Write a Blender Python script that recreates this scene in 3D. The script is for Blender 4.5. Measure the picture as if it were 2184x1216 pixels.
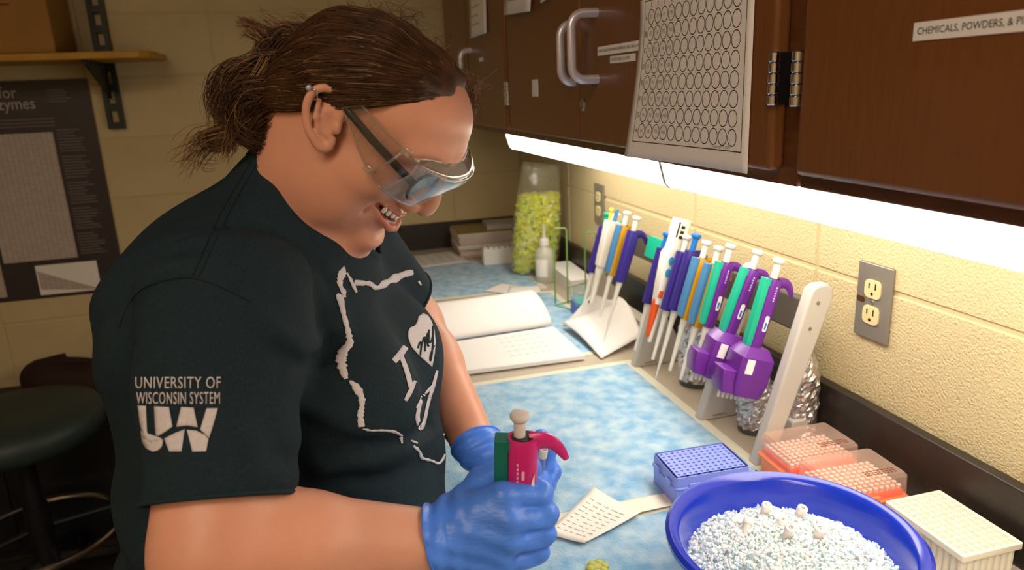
import bpy, bmesh, math, random
import numpy as np
from mathutils import Vector, Matrix
from mathutils.bvhtree import BVHTree

for _o in list(bpy.data.objects):
    bpy.data.objects.remove(_o)
S = bpy.context.scene
C = S.collection
rnd = random.Random(7)
PI = math.pi

# ------------------------------------------------------------------ camera
cam_data = bpy.data.cameras.new('camera')
cam = bpy.data.objects.new('camera', cam_data)
C.objects.link(cam)
cam.matrix_world = Matrix(((0.96156136, 0.11034844, -0.25144178, 0.0),
                           (-0.27135908, 0.24181109, -0.93160703, 0.0),
                           (-0.04199998, 0.96402833, 0.26246025, 1.51),
                           (0, 0, 0, 1)))
cam_data.sensor_width = 36.0
cam_data.lens = 25.465
cam_data.clip_start = 0.02
cam_data.dof.use_dof = True
cam_data.dof.focus_distance = 0.86
cam_data.dof.aperture_fstop = 6.3
S.camera = cam

# ------------------------------------------------------------------ world, lights, exposure
world = bpy.data.worlds.new('world')
S.world = world
world.use_nodes = True
world.node_tree.nodes['Background'].inputs[0].default_value = (1.0, 0.93, 0.85, 1)
world.node_tree.nodes['Background'].inputs[1].default_value = 0.04
S.view_settings.view_transform = 'Standard'
S.view_settings.look = 'None'
S.view_settings.gamma = 1.0
S.view_settings.exposure = 0.0
S.view_settings.use_curve_mapping = False
S.cycles.transparent_max_bounces = 24
CEILING_LAMP = 11.5       # radiance of the ceiling troffers
UNDER_LAMP = 8.2         # radiance of the lamps under the wall cabinets

# ------------------------------------------------------------------ helpers
def srgb(h):
    if isinstance(h, str):
        h = h.lstrip('#')
        c = [int(h[i:i + 2], 16) / 255 for i in (0, 2, 4)]
    else:
        c = [x / 255 for x in h]
    return tuple(x / 12.92 if x <= 0.04045 else ((x + 0.055) / 1.055) ** 2.4 for x in c) + (1,)

def mat(name, col, rough=0.5, metal=0.0, bump=0.0, bscale=60.0, vary=0.0, vscale=8.0, stretch=None,
        trans=0.0, ior=1.45, alpha=1.0, sss=0.0, sheen=0.0, coat=0.0, spec=0.5, emit=None, estr=0.0, col2=None, detail=4.0, bdist=0.002):
    m = bpy.data.materials.new(name)
    m.use_nodes = True
    nt = m.node_tree
    b = nt.nodes['Principled BSDF']
    c = srgb(col)
    b.inputs['Base Color'].default_value = c
    b.inputs['Roughness'].default_value = rough
    b.inputs['Metallic'].default_value = metal
    b.inputs['IOR'].default_value = ior
    b.inputs['Specular IOR Level'].default_value = spec
    b.inputs['Transmission Weight'].default_value = trans
    b.inputs['Alpha'].default_value = alpha
    if sss:
        b.inputs['Subsurface Weight'].default_value = sss
        b.inputs['Subsurface Radius'].default_value = (0.012, 0.005, 0.003)
        b.inputs['Subsurface Scale'].default_value = 1.0
    if sheen:
        b.inputs['Sheen Weight'].default_value = sheen
    if coat:
        b.inputs['Coat Weight'].default_value = coat
        b.inputs['Coat Roughness'].default_value = 0.15
    if emit is not None:
        b.inputs['Emission Color'].default_value = srgb(emit)
        b.inputs['Emission Strength'].default_value = estr
    if vary or bump or col2 is not None:
        tc = nt.nodes.new('ShaderNodeTexCoord')
        mp = nt.nodes.new('ShaderNodeMapping')
        nt.links.new(tc.outputs['Object'], mp.inputs[0])
        if stretch:
            mp.inputs['Scale'].default_value = stretch
        if vary or col2 is not None:
            n = nt.nodes.new('ShaderNodeTexNoise')
            n.inputs['Scale'].default_value = vscale
            n.inputs['Detail'].default_value = detail
            nt.links.new(mp.outputs[0], n.inputs['Vector'])
            r = nt.nodes.new('ShaderNodeValToRGB')
            if col2 is not None:
                r.color_ramp.elements[0].color = c
                r.color_ramp.elements[1].color = srgb(col2)
            else:
                r.color_ramp.elements[0].color = tuple(max(0, x * (1 - vary)) for x in c[:3]) + (1,)
                r.color_ramp.elements[1].color = tuple(min(1, x * (1 + vary)) for x in c[:3]) + (1,)
            r.color_ramp.elements[0].position = 0.32
            r.color_ramp.elements[1].position = 0.68
            nt.links.new(n.outputs['Fac'], r.inputs[0])
            nt.links.new(r.outputs[0], b.inputs['Base Color'])
        if bump:
            n2 = nt.nodes.new('ShaderNodeTexNoise')
            n2.inputs['Scale'].default_value = bscale
            n2.inputs['Detail'].default_value = 3.0
            nt.links.new(mp.outputs[0], n2.inputs['Vector'])
            bp = nt.nodes.new('ShaderNodeBump')
            bp.inputs['Strength'].default_value = min(1.0, bump)
            bp.inputs['Distance'].default_value = bdist
            nt.links.new(n2.outputs['Fac'], bp.inputs['Height'])
            nt.links.new(bp.outputs[0], b.inputs['Normal'])
    return m

def thin_glass(name, tint='#ffffff', rough=0.03, gloss=1.0, base=0.03, haze=0.0, haze_col='#ffffff'):
    """thin clear sheet: lets light straight through, mirrors by Fresnel, optional haze"""
    m = bpy.data.materials.new(name); m.use_nodes = True
    nt = m.node_tree; nt.nodes.clear()
    out = nt.nodes.new('ShaderNodeOutputMaterial'); tr = nt.nodes.new('ShaderNodeBsdfTransparent'); tr.inputs[0].default_value = srgb(tint)
    gl = nt.nodes.new('ShaderNodeBsdfGlossy'); gl.inputs['Roughness'].default_value = rough; gl.inputs[0].default_value = (.95, .97, 1, 1)
    lw = nt.nodes.new('ShaderNodeLayerWeight'); lw.inputs['Blend'].default_value = 0.5
    fr = nt.nodes.new('ShaderNodeMath'); fr.operation = 'POWER'; fr.inputs[1].default_value = 4.0
    nt.links.new(lw.outputs['Facing'], fr.inputs[0])
    ma = nt.nodes.new('ShaderNodeMath'); ma.operation = 'MULTIPLY_ADD'; ma.inputs[1].default_value = gloss; ma.inputs[2].default_value = base; ma.use_clamp = True
    nt.links.new(fr.outputs[0], ma.inputs[0])
    body = tr
    if haze:
        df = nt.nodes.new('ShaderNodeBsdfDiffuse'); df.inputs[0].default_value = srgb(haze_col)
        tl = nt.nodes.new('ShaderNodeBsdfTranslucent'); tl.inputs[0].default_value = srgb(haze_col)
        ad = nt.nodes.new('ShaderNodeMixShader'); ad.inputs[0].default_value = .5
        nt.links.new(df.outputs[0], ad.inputs[1]); nt.links.new(tl.outputs[0], ad.inputs[2])
        h = nt.nodes.new('ShaderNodeMixShader'); h.inputs[0].default_value = haze
        nt.links.new(tr.outputs[0], h.inputs[1]); nt.links.new(ad.outputs[0], h.inputs[2]); body = h
    mx = nt.nodes.new('ShaderNodeMixShader')
    nt.links.new(ma.outputs[0], mx.inputs[0]); nt.links.new(body.outputs[0], mx.inputs[1]); nt.links.new(gl.outputs[0], mx.inputs[2])
    nt.links.new(mx.outputs[0], out.inputs[0])
    return m

class MB:
    """collects shapes that become ONE mesh object"""
    def __init__(s):
        s.v = []; s.f = []
    def add(s, v, f):
        o = len(s.v)
        s.v += [tuple(float(c) for c in p) for p in v]
        s.f += [tuple(i + o for i in q) for q in f]
        return s
    def box(s, x0, x1, y0, y1, z0, z1, M=None):
        v = [Vector((x, y, z)) for z in (z0, z1) for y in (y0, y1) for x in (x0, x1)]
        if M is not None: v = [M @ p for p in v]
        return s.add(v, [(0, 2, 3, 1), (4, 5, 7, 6), (0, 1, 5, 4), (2, 6, 7, 3), (0, 4, 6, 2), (1, 3, 7, 5)])
    def loft(s, rings, caps=True, closed=True):
        n = len(rings[0]); v = []; f = []
        for r in rings: v += list(r)
        for i in range(len(rings) - 1):
            for j in range(n if closed else n - 1):
                k = (j + 1) % n
                f.append((i * n + j, i * n + k, (i + 1) * n + k, (i + 1) * n + j))
        if caps:
            f.append(tuple(range(n - 1, -1, -1)))
            f.append(tuple((len(rings) - 1) * n + j for j in range(n)))
        return s.add(v, f)
    def lathe(s, prof, n=24, at=(0, 0, 0), M=None, caps=True):
        rings = []
        for r, z in prof:
            ring = [Vector((at[0] + r * math.cos(2 * PI * j / n), at[1] + r * math.sin(2 * PI * j / n), at[2] + z)) for j in range(n)]
            if M is not None: ring = [M @ p for p in ring]
            rings.append(ring)
        return s.loft(rings, caps)
    def cyl(s, p0, p1, r0, r1=None, n=14):
        return s.tube([p0, p1], [r0, r0 if r1 is None else r1], n)
    def tube(s, path, r, n=8, caps=True, flat=None):
        P = [Vector(p) for p in path]
        R = r if isinstance(r, (list, tuple)) else [r] * len(P)
        rings = []; up = None
        for i, p in enumerate(P):
            t = (P[min(i + 1, len(P) - 1)] - P[max(i - 1, 0)])
            if t.length < 1e-9: t = Vector((0, 0, 1))
            t.normalize()
            if up is None:
                up = Vector((0, 0, 1)) if abs(t.z) < 0.9 else Vector((1, 0, 0))
            a = t.cross(up)
            if a.length < 1e-6: a = t.orthogonal()
            a.normalize(); b = a.cross(t).normalized(); up = b
            fl = 1.0 if flat is None else flat
            rings.append([p + a * (R[i] * math.cos(2 * PI * j / n)) + b * (R[i] * fl * math.sin(2 * PI * j / n)) for j in range(n)])
        return s.loft(rings, caps)
    def prism(s, poly, a, b, axis='z', M=None):
        """poly in the plane normal to axis: z->(x,y), y->(x,z), x->(y,z)"""
        def P(u, w, h):
            p = {'z': (u, w, h), 'y': (u, h, w), 'x': (h, u, w)}[axis]
            p = Vector(p)
            return M @ p if M is not None else p
        return s.loft([[P(u, w, a) for u, w in poly], [P(u, w, b) for u, w in poly]])
    def build(s, name, material, parent=None, smooth=35, bevel=0.0, seg=2, M=None):
        me = bpy.data.meshes.new(name)
        me.from_pydata(s.v, [], s.f)
        if M is not None: me.transform(M)
        return link_mesh(name, me, material, parent, smooth, bevel, seg)

def link_mesh(name, me, material, parent=None, smooth=35, bevel=0.0, seg=2, fix=True):
    if fix:
        bm = bmesh.new(); bm.from_mesh(me)
        bmesh.ops.recalc_face_normals(bm, faces=bm.faces)
        bm.to_mesh(me); bm.free()
    if smooth:
        me.shade_smooth()
        if smooth < 180: me.set_sharp_from_angle(angle=math.radians(smooth))
    o = bpy.data.objects.new(name, me)
    C.objects.link(o)
    if material is not None: me.materials.append(material)
    if parent is not None: o.parent = parent
    if bevel:
        md = o.modifiers.new('bevel', 'BEVEL'); md.width = bevel; md.segments = seg; md.limit_method = 'ANGLE'
        md.angle_limit = math.radians(40)
        md.harden_normals = False
    return o

def tag(o, label=None, cat=None, group=None, kind=None):
    if label: o['label'] = label
    if cat: o['category'] = cat
    if group: o['group'] = group
    if kind: o['kind'] = kind
    return o

def thing(name, label, cat, loc=(0, 0, 0), rz=0.0, group=None):
    o = bpy.data.objects.new(name, None)
    C.objects.link(o)
    o.empty_display_size = 0.03
    o.location = loc; o.rotation_euler = (0, 0, rz)
    return tag(o, label, cat, group)

def B(*a): return MB().box(*a)

def rpoly(w, h, r, n=5, cx=0.0, cy=0.0):
    """rounded rectangle outline"""
    pts = []
    for sx, sy, a0 in ((1, 1, 0), (-1, 1, 90), (-1, -1, 180), (1, -1, 270)):
        for i in range(n + 1):
            a = math.radians(a0 + 90 * i / n)
            pts.append((cx + sx * (w / 2 - r) + r * math.cos(a), cy + sy * (h / 2 - r) + r * math.sin(a)))
    return pts

_tc = {}
def text_mesh(txt, size, xs=1.0, spacing=1.0, shear=0.0, offset=0.0, align='CENTER'):
    """flat lettering in the local XY plane; returns (verts, faces)"""
    cu = bpy.data.curves.new('t', 'FONT')
    cu.body = txt; cu.size = size; cu.align_x = align; cu.align_y = 'CENTER'
    cu.space_character = spacing; cu.shear = shear; cu.offset = offset
    cu.resolution_u = 3
    ob = bpy.data.objects.new('t', cu); C.objects.link(ob)
    dg = bpy.context.evaluated_depsgraph_get(); dg.update()
    me = bpy.data.meshes.new_from_object(ob.evaluated_get(dg))
    v = [(p.co.x * xs, p.co.y, 0.0) for p in me.vertices]; f = [tuple(p.vertices) for p in me.polygons]
    bpy.data.objects.remove(ob); bpy.data.curves.remove(cu); bpy.data.meshes.remove(me)
    return v, f

def lettering(name, txt, size, M, material, parent, xs=1.0, spacing=1.0, align='CENTER', shear=0.0, offset=0.0):
    v, f = text_mesh(txt, size, xs, spacing, shear, offset, align)
    return MB().add([M @ Vector(p) for p in v], f).build(name, material, parent, smooth=0)

def frame(o, ux, uy):
    """matrix with local X along ux, local Y along uy, origin o"""
    ux = Vector(ux).normalized(); uy = Vector(uy).normalized(); uz = ux.cross(uy)
    return Matrix(((ux.x, uy.x, uz.x, o[0]), (ux.y, uy.y, uz.y, o[1]), (ux.z, uy.z, uz.z, o[2]), (0, 0, 0, 1)))

def copy_tree(o, parent=None):
    c = o.copy(); C.objects.link(c); c.parent = parent
    for ch in list(o.children): copy_tree(ch, c)
    return c
# ------------------------------------------------------------------ materials of the place
M_ = {}
M_['paint'] = mat('block_paint', '#cfbe93', 0.5, bump=1.0, bscale=240, bdist=.0030, vary=0.05, vscale=5)
M_['mortar'] = mat('painted_mortar', '#c8b78c', 0.6, bump=0.3, bscale=120)
M_['floor'] = mat('floor_tile', '#3a332c', 0.45, vary=0.2, vscale=20)
M_['ceil'] = mat('ceiling_tile', '#cfc6b0', 0.9, bump=0.4, bscale=90)
M_['white_plain'] = mat('white_plastic', '#e9e7e0', 0.4)
M_['black'] = mat('black_plastic', '#16161a', 0.45)
M_['resin'] = mat('black_resin', '#2e2722', 0.38, bump=0.12, bscale=300, vary=0.15, vscale=30)
M_['benchtop'] = mat('bench_top', '#bcb1a0', 0.5, vary=0.06, vscale=14)
M_['wood'] = mat('cabinet_wood', '#774a26', 0.36, vary=0.08, vscale=18, stretch=(14, 14, 1.2), bump=0.06, bscale=60, coat=0.25)
M_['wood2'] = mat('cabinet_frame_wood', '#623a1f', 0.36, vary=0.2, vscale=18, stretch=(14, 1.2, 14), coat=0.2)
M_['chrome'] = mat('chrome', '#c9cbd2', 0.18, 1.0)
M_['steel'] = mat('brushed_steel', '#a09a90', 0.45, 0.7, vary=0.05)
M_['satin'] = mat('satin_aluminium', '#d2d0de', 0.3, 0.45)
M_['paper'] = mat('paper', '#f1efee', 0.8, vary=0.015, vscale=4)
M_['ink'] = mat('black_ink', '#1a191c', 0.7)
M_['pencil'] = mat('pencil_grey', '#8c898c', 0.8)
M_['greyink'] = mat('grey_ink', '#8d8a92', 0.8)
M_['lamp_cover'] = mat('lit_diffuser', '#fffdf4', 0.4, emit='#fff3e2', estr=UNDER_LAMP)
M_['ceil_lamp'] = mat('lit_troffer', '#fff4e0', 0.4, emit='#ffe6cb', estr=CEILING_LAMP)

WX, WY, BZ = 0.809, 2.8, 0.91          # right wall, back wall, bench top

# ------------------------------------------------------------------ room shell
tag(B(-2.4, WX + .15, -2.4, WY + .15, -.1, 0).build('floor', M_['floor']), kind='structure')
tag(B(-2.4, WX + .15, -2.4, WY + .15, 2.75, 2.85).build('ceiling', M_['ceil']), kind='structure')
tag(B(-2.4, -2.3, -2.4, WY + .1, 0, 2.75).build('wall_left', M_['paint']), kind='structure')
tag(B(-2.3, WX + .1, -2.4, -2.3, 0, 2.75).build('wall_front', M_['paint']), kind='structure')
wall_b = tag(B(-2.3, WX + .1, WY + .003, WY + .1, 0, 2.75).build('wall_back', M_['mortar']), kind='structure')
wall_r = tag(B(WX + .003, WX + .1, -2.3, WY + .003, 0, 2.75).build('wall_right', M_['mortar']), kind='structure')

def block_mesh(w, h):
    e = .0025; d = .012
    m = MB()
    m.loft([[(-w / 2, d, -h / 2), (w / 2, d, -h / 2), (w / 2, d, h / 2), (-w / 2, d, h / 2)],
            [(-w / 2, e, -h / 2), (w / 2, e, -h / 2), (w / 2, e, h / 2), (-w / 2, e, h / 2)],
            [(-w / 2 + e, 0, -h / 2 + e), (w / 2 - e, 0, -h / 2 + e), (w / 2 - e, 0, h / 2 - e), (-w / 2 + e, 0, h / 2 - e)]])
    return m
ROW0 = 1.51 - .316 - .203 * 6           # a bed joint sits 1.194 m up
_bm = {}
def lay_blocks(wall, along, u0, u1, joint, place):
    k = math.ceil((u0 - joint) / .406 - 1e-6) - 1
    while joint + k * .406 < u1:
        a = max(u0, joint + k * .406 + .003); b = min(u1, joint + (k + 1) * .406 - .003)
        k += 1
        if b - a < .03: continue
        for r in range(0, 14):
            z0 = max(0.0, ROW0 + r * .203 + .003); z1 = min(2.75, ROW0 + (r + 1) * .203 - .003)
            if z1 - z0 < .03: continue
            key = (round(b - a, 3), round(z1 - z0, 3))
            if key not in _bm:
                o = block_mesh(*key).build('block', M_['paint'], wall, smooth=30)
                _bm[key] = o.data
            else:
                o = bpy.data.objects.new('block', _bm[key]); C.objects.link(o); o.parent = wall
            place(o, (a + b) / 2, (z0 + z1) / 2)
def _pb(o, u, z): o.location = (u, WY, z)
def _pr(o, u, z): o.location = (WX, u, z); o.rotation_euler = (0, 0, -PI / 2)
lay_blocks(wall_b, 'x', -2.3, WX, -.275, _pb)
lay_blocks(wall_r, 'y', -1.0, WY, 1.419, _pr)

# ceiling troffers (they light the room from above and behind the photographer)
def troffer(x, y, label):
    t = thing('ceiling_light', label, 'ceiling light', (x, y, 2.75), group='ceiling troffers')
    f = MB()
    f.box(-.62, .62, -.31, -.28, -.06, 0).box(-.62, .62, .28, .31, -.06, 0).box(-.62, -.59, -.28, .28, -.06, 0).box(.59, .62, -.28, .28, -.06, 0)
    f.build('housing', M_['white_plain'], t)
    B(-.59, .59, -.28, .28, -.045, -.03).build('diffuser', M_['ceil_lamp'], t)
troffer(-.65, -.65, 'ceiling troffer above and behind the photographer')
troffer(-1.5, -1.6, 'ceiling troffer far behind the photographer')

# ------------------------------------------------------------------ bench
bench = thing('lab_bench', 'long bench running along the block wall under the brown wall cabinets', 'bench', (0, 0, 0))
BX = .125
B(BX, WX - .001, -1.2, WY - .001, BZ - .035, BZ).build('worktop', M_['benchtop'], bench, bevel=.004)
tag(B(WX - .02, WX - .0005, -1.2, WY - .0005, BZ + .0003, BZ + .102).build('trim_1', M_['resin'], bevel=.003), kind='structure')
tag(B(BX, WX - .0205, WY - .02, WY - .0005, BZ + .0003, BZ + .102).build('trim_2', M_['resin'], bevel=.003), kind='structure')
B(BX + .03, WX - .001, -1.2, WY - .001, .10, BZ - .035).build('base_cabinet', M_['wood2'], bench)
B(BX + .09, WX - .001, -1.2, WY - .001, 0, .10).build('toe_kick', M_['black'], bench)
for i in range(7):
    y0 = -1.15 + i * .56
    d = B(BX + .012, BX + .03, y0, y0 + .54, .13, BZ - .06).build('door', M_['wood'], bench, bevel=.003)
    MB().tube([(BX + .012, y0 + .45, .62), (BX - .014, y0 + .45, .625), (BX - .014, y0 + .45, .715), (BX + .012, y0 + .45, .72)], .005, 8).build('handle', M_['satin'], d)

# ------------------------------------------------------------------ wall cabinets
DX = .478; CX = .498; CZ = 1.395; CT = 2.15
def hinge(parent, y, z, side):
    m = MB()
    for k in range(5):
        z0 = z - .027 + k * .0108
        m.lathe([(.0052, 0), (.0062, .0012), (.0062, .0092), (.0052, .0104)], 12, (DX - .001, y, z0))
    m.build('hinge', M_['chrome'], parent)
    B(DX - .003, CX, y - .0015, y + .0015, z - .026, z + .026).build('hinge_leaf', M_['black'], parent)  # leaf coloured black for the shade of the gap beside the barrel
def pull(parent, y, x_out, z0, z1):
    r = .022; n = 6; path = [(DX + .002, y, z0)]
    for k in range(n + 1):
        a = PI / 2 * k / n
        path.append((x_out + r - r * math.sin(a), y, z0 + r - r * math.cos(a)))
    for k in range(n + 1):
        a = PI / 2 * k / n
        path.append((x_out + r - r * math.cos(a), y, z1 - r + r * math.sin(a)))
    path.append((DX + .002, y, z1))
    MB().tube(path, .0062, 10, flat=1.2).build('handle', M_['satin'], parent)
def wall_cabinet(label, y0, y1, doors):
    t = thing('wall_cabinet', label, 'cabinet', (0, 0, 0), group='brown wall cabinets')
    # carcass: sides, bottom, top, back and the face frame
    m = MB()
    m.box(CX + .018, WX - .001, y0, y0 + .018, CZ, CT).box(CX + .018, WX - .001, y1 - .018, y1, CZ, CT)
    m.box(CX + .018, WX - .001, y0 + .018, y1 - .018, CZ + .012, CZ + .03).box(CX + .018, WX - .001, y0 + .018, y1 - .018, CT - .018, CT)
    m.box(WX - .012, WX - .001, y0 + .018, y1 - .018, CZ + .03, CT - .018)
    m.build('carcass', M_['wood2'], t)
    f = MB()
    f.box(CX, CX + .018, y0, y0 + .03, CZ, CT).box(CX, CX + .018, y1 - .03, y1, CZ, CT).box(CX, CX + .018, y0 + .03, y1 - .03, CZ, CZ + .03).box(CX, CX + .018, y0 + .03, y1 - .03, CT - .03, CT)
    f.build('face_frame', M_['wood2'], t, bevel=.0015)
    out = []
    for a, b in doors:
        out.append(B(DX, CX, a, b, CZ + .016, CT - .016).build('door', M_['wood'], t, bevel=.006, seg=3))
    return t, out
cabA, dA = wall_cabinet('far brown wall cabinet nearest the back wall with taped white notice', 1.742, 2.50, [(1.752, 2.145), (2.151, 2.49)])
cabB, dB = wall_cabinet('middle brown wall cabinet with the round-well chart taped on its door', .664, 1.735, [(.685, 1.248), (1.252, 1.725)])
cabC, dC = wall_cabinet('near brown wall cabinet labelled chemicals and powders', -.42, .658, [(-.41, .118), (.124, .642)])
hinge(dB[0], .683, 1.508, -1); hinge(dC[1], .645, 1.507, 1); hinge(dA[0], 1.747, 1.498, 1); hinge(dB[1], 1.729, 1.498, -1)
pull(dB[0], 1.165, .432, 1.518, 1.622); pull(dB[1], 1.275, .452, 1.515, 1.615); pull(dA[0], 2.10, .445, 1.515, 1.617); pull(dC[1], .20, .432, 1.518, 1.622)
MB().lathe([(.0105, 0), (.0105, .002), (.009, .004), (.004, .004), (.003, .003)], 20, M=frame((DX, 1.233, 1.476), (0, -1, 0), (0, 0, 1))).build('lock', M_['steel'], dB[0])

# strip lamps under the cabinets
def strip_lamp(label, y0, y1):
    t = thing('strip_lamp', label, 'lamp', (0, 0, 0), group='under-cabinet lamps')
    B(.532, .70, y0, y1, 1.3895, CZ + .011).build('housing', M_['satin'], t, bevel=.001)
    m = MB(); prof = [(.540, 1.3895), (.545, 1.372), (.551, 1.352), (.558, 1.345), (.68, 1.345), (.692, 1.352), (.697, 1.3895)]
    m.prism(prof, y0 + .004, y1 - .004, 'y')
    m.build('diffuser', M_['lamp_cover'], t, smooth=50)
    for a in (y0, y1 - .004):
        MB().prism([(.538, 1.3895), (.543, 1.372), (.549, 1.351), (.557, 1.343), (.681, 1.342), (.695, 1.350), (.70, 1.3895)], a, a + .004, 'y').build('end_cap', M_['white_plain'], t)
strip_lamp('far strip lamp glowing under the wall cabinets near the bag of yellow caps', 1.062, 2.0)
strip_lamp('near strip lamp glowing under the wall cabinets above the steel outlet', .09, 1.061)

# ------------------------------------------------------------------ outlets
def outlet(label, y0, y1, z0, z1):
    t = thing('wall_outlet', label, 'outlet', (WX, (y0 + y1) / 2, (z0 + z1) / 2), group='duplex wall outlets')
    w = y1 - y0; h = z1 - z0
    MB().prism(rpoly(w, h, .002), -.006, -.0005, 'x').build('plate', M_['steel'], t, bevel=.0015)
    iv = mat('ivory_plastic', '#d6c692', 0.45)
    for s in (-1, 1):
        pl = []
        for k in range(24):
            a = 2 * PI * k / 24; pl.append((max(-.0165, min(.0165, .0185 * math.cos(a))), s * .0205 + max(-.0145, min(.0145, .018 * math.sin(a)))))
        r = MB().prism(pl, -.0085, -.002, 'x').build('receptacle', iv, t, bevel=.0008)
        zc = s * .0205
        MB().box(-.009, -.0084, .0055, .0075, zc + .001, zc + .009).box(-.009, -.0084, -.0075, -.0055, zc + .0, zc + .010).build('slot', M_['black'], r, smooth=0)
        MB().lathe([(.0026, 0), (.0026, .0006)], 12, M=frame((-.0084, 0, zc - .007), (0, 1, 0), (0, 0, -1))).build('ground_hole', M_['black'], r)
    MB().lathe([(.003, 0), (.003, .001), (.0015, .0016)], 12, M=frame((-.006, 0, 0), (0, -1, 0), (0, 0, 1))).build('screw', M_['chrome'], t)
    return t
o1 = outlet('steel outlet plate with two ivory sockets on the wall right of the pipette stand', .839, .908, 1.112, 1.231)
MB().prism(rpoly(.017, .009, .004, 4, .024, .0), -.0068, -.0058, 'x').build('inspection_window', mat('dark_window', '#4a3318', 0.2), o1)
outlet('farther steel outlet plate beside the bag of yellow tube caps', 1.930, 2.0, 1.113, 1.230)
# ------------------------------------------------------------------ things on the cabinet doors
def sheet(name, label, cat, pts_fn, nu, nv, material, parent=None, th=.0004, group=None):
    """thin sheet of paper from a grid function; gets real thickness"""
    v = [pts_fn(i / nu, j / nv) for j in range(nv + 1) for i in range(nu + 1)]
    f = [(j * (nu + 1) + i, j * (nu + 1) + i + 1, (j + 1) * (nu + 1) + i + 1, (j + 1) * (nu + 1) + i) for j in range(nv) for i in range(nu)]
    me = bpy.data.meshes.new(name); me.from_pydata([tuple(p) for p in v], [], f)
    o = link_mesh(name, me, material, parent, smooth=180)
    sm = o.modifiers.new('thick', 'SOLIDIFY'); sm.thickness = th; sm.offset = 0
    return tag(o, label, cat, group) if label else o

# the well chart: letter sheet, its lower far corner curling off the door
def chart_pt(y, z):
    """y .722..1.001 (near to far), z 1.405..1.621"""
    u = (y - .722) / .279; w = max(0, (1.60 - z) / .20)
    lift = .0012 + .026 * max(0, (u - .25) / .75) ** 1.6 * w ** 1.5 + .004 * w * math.sin(u * PI)
    return Vector((DX - .0008 - lift, y + .0, z))
chart = thing('paper_chart', 'white printed sheet of numbered round wells taped to the cabinet door', 'paper', (0, 0, 0))
sheet('sheet', None, None, lambda u, w: chart_pt(1.001 - .279 * u, 1.405 + .216 * w), 24, 18, M_['paper'], chart)
mk = MB()
def on_chart(pts, wd):
    for (y0, z0), (y1, z1) in zip(pts[:-1], pts[1:]):
        d = Vector((0, y1 - y0, z1 - z0)); n = Vector((0, -d.z, d.y)).normalized() * wd / 2
        q = []
        for (yy, zz), s in (((y0, z0), 1), ((y1, z1), 1), ((y1, z1), -1), ((y0, z0), -1)):
            p = chart_pt(yy + s * n.y, zz + s * n.z); q.append(p + Vector((-.0005, 0, 0)))
        mk.add(q, [(0, 1, 2, 3)])
FY0, FY1, FZ0, FZ1 = .735, .985, 1.428, 1.618
on_chart([(FY0, FZ0)] + [(FY0 + (FY1 - FY0) * k / 10, FZ0) for k in range(1, 11)], .0011)
on_chart([(FY1, FZ0 + (FZ1 - FZ0) * k / 8) for k in range(9)], .0011)
on_chart([(FY0, FZ0 + (FZ1 - FZ0) * k / 8) for k in range(9)], .0011)
on_chart([(FY1 + (FY0 - FY1) * k / 10, FZ1) for k in range(11)], .0011)
CW = .0192; RH = .0218
wells = {}
for r in range(8):
    for c in range(12):
        cy = .965 - c * CW; cz = 1.596 - r * RH
        wells[r, c] = (cy, cz)
        on_chart([(cy + .0087 * math.cos(2 * PI * k / 20), cz + .0097 * math.sin(2 * PI * k / 20)) for k in range(21)], .0011)
mk.build('printed_wells', M_['ink'], chart, smooth=0)
def chart_text(name, txt, y, z, size, material, xs=1.0):
    v, f = text_mesh(txt, size, xs)
    return [chart_pt(y - p[0], z + p[1]) + Vector((-.0006, 0, 0)) for p in v], f
mt = MB()
for c in range(12): mt.add(*chart_text('', str(c + 1), .965 - c * CW, 1.6115, .0085, None))
for r in range(8): mt.add(*chart_text('', 'ABCDEFGH'[r], .9795, 1.596 - r * RH, .0095, None))
mt.build('printed_letters', M_['ink'], chart, smooth=0)
mh = MB()
HW = [['S1', 'S9', 'P1', 'P9'], ['S2', 'S10', 'P2', 'P10'], ['S3', 'S11', 'P4', 'P18'], ['S5', 'S12', 'P9', 'P20'], ['S3', 'S4', 'P70', 'P11'],
      ['S9', 'S7', 'P70', 'H60'], ['S4', 'S8', 'P20', 'H60'], ['S4', 'S8', 'P20', 'H60']]
for r in range(8):
    for c in range(4):
        cy, cz = wells[r, c]; mh.add(*chart_text('', HW[r][c], cy, cz, .0072, None, .85))
mh.build('handwriting', M_['pencil'], chart, smooth=0)
mc = MB(); mc.add(*chart_text('', 'Copyright \u00a9 2009', .775, 1.432, .005, None)); mc.build('copyright_line', M_['greyink'], chart, smooth=0)

def door_label(label, y0, y1, z0, z1, txt, size, slope=0.0):
    t = thing('door_label', label, 'label', (DX, (y0 + y1) / 2, (z0 + z1) / 2), group='label strips on the cabinet doors')
    Mx = Matrix.Rotation(slope, 4, 'X'); t.matrix_basis = Matrix.Translation(t.location) @ Mx
    w = y1 - y0; h = z1 - z0
    B(-.0009, -.0002, -w / 2, w / 2, -h / 2, h / 2).build('strip', M_['paper'], t, smooth=0)
    if txt: lettering('lettering', txt, size, frame((-.0012, w / 2 - .004, 0), (0, -1, 0), (0, 0, 1)), M_['ink'], t, xs=.95, align='LEFT')
    return t
door_label('upper white label strip beside the well chart, its end under the chart', .985, 1.164, 1.5545, 1.5685, 'TUBE STORAGE CONTAINERS, CENTRIFUGE TUBES, VIALS, & TIPS', .0056)
door_label('shorter white label strip below the longer one beside the well chart', 1.02, 1.113, 1.5405, 1.5515, '& MICROTUBES, COLORED', .0062)
door_label('white label strip on the near cabinet about chemicals and powders', .335, .502, 1.5325, 1.5465, 'CHEMICALS, POWDERS, & PIPETTE TIPS', .0076)
door_label('small blank white label on the far cabinet under its handle', 1.965, 2.01, 1.582, 1.592, '', .004)
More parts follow.
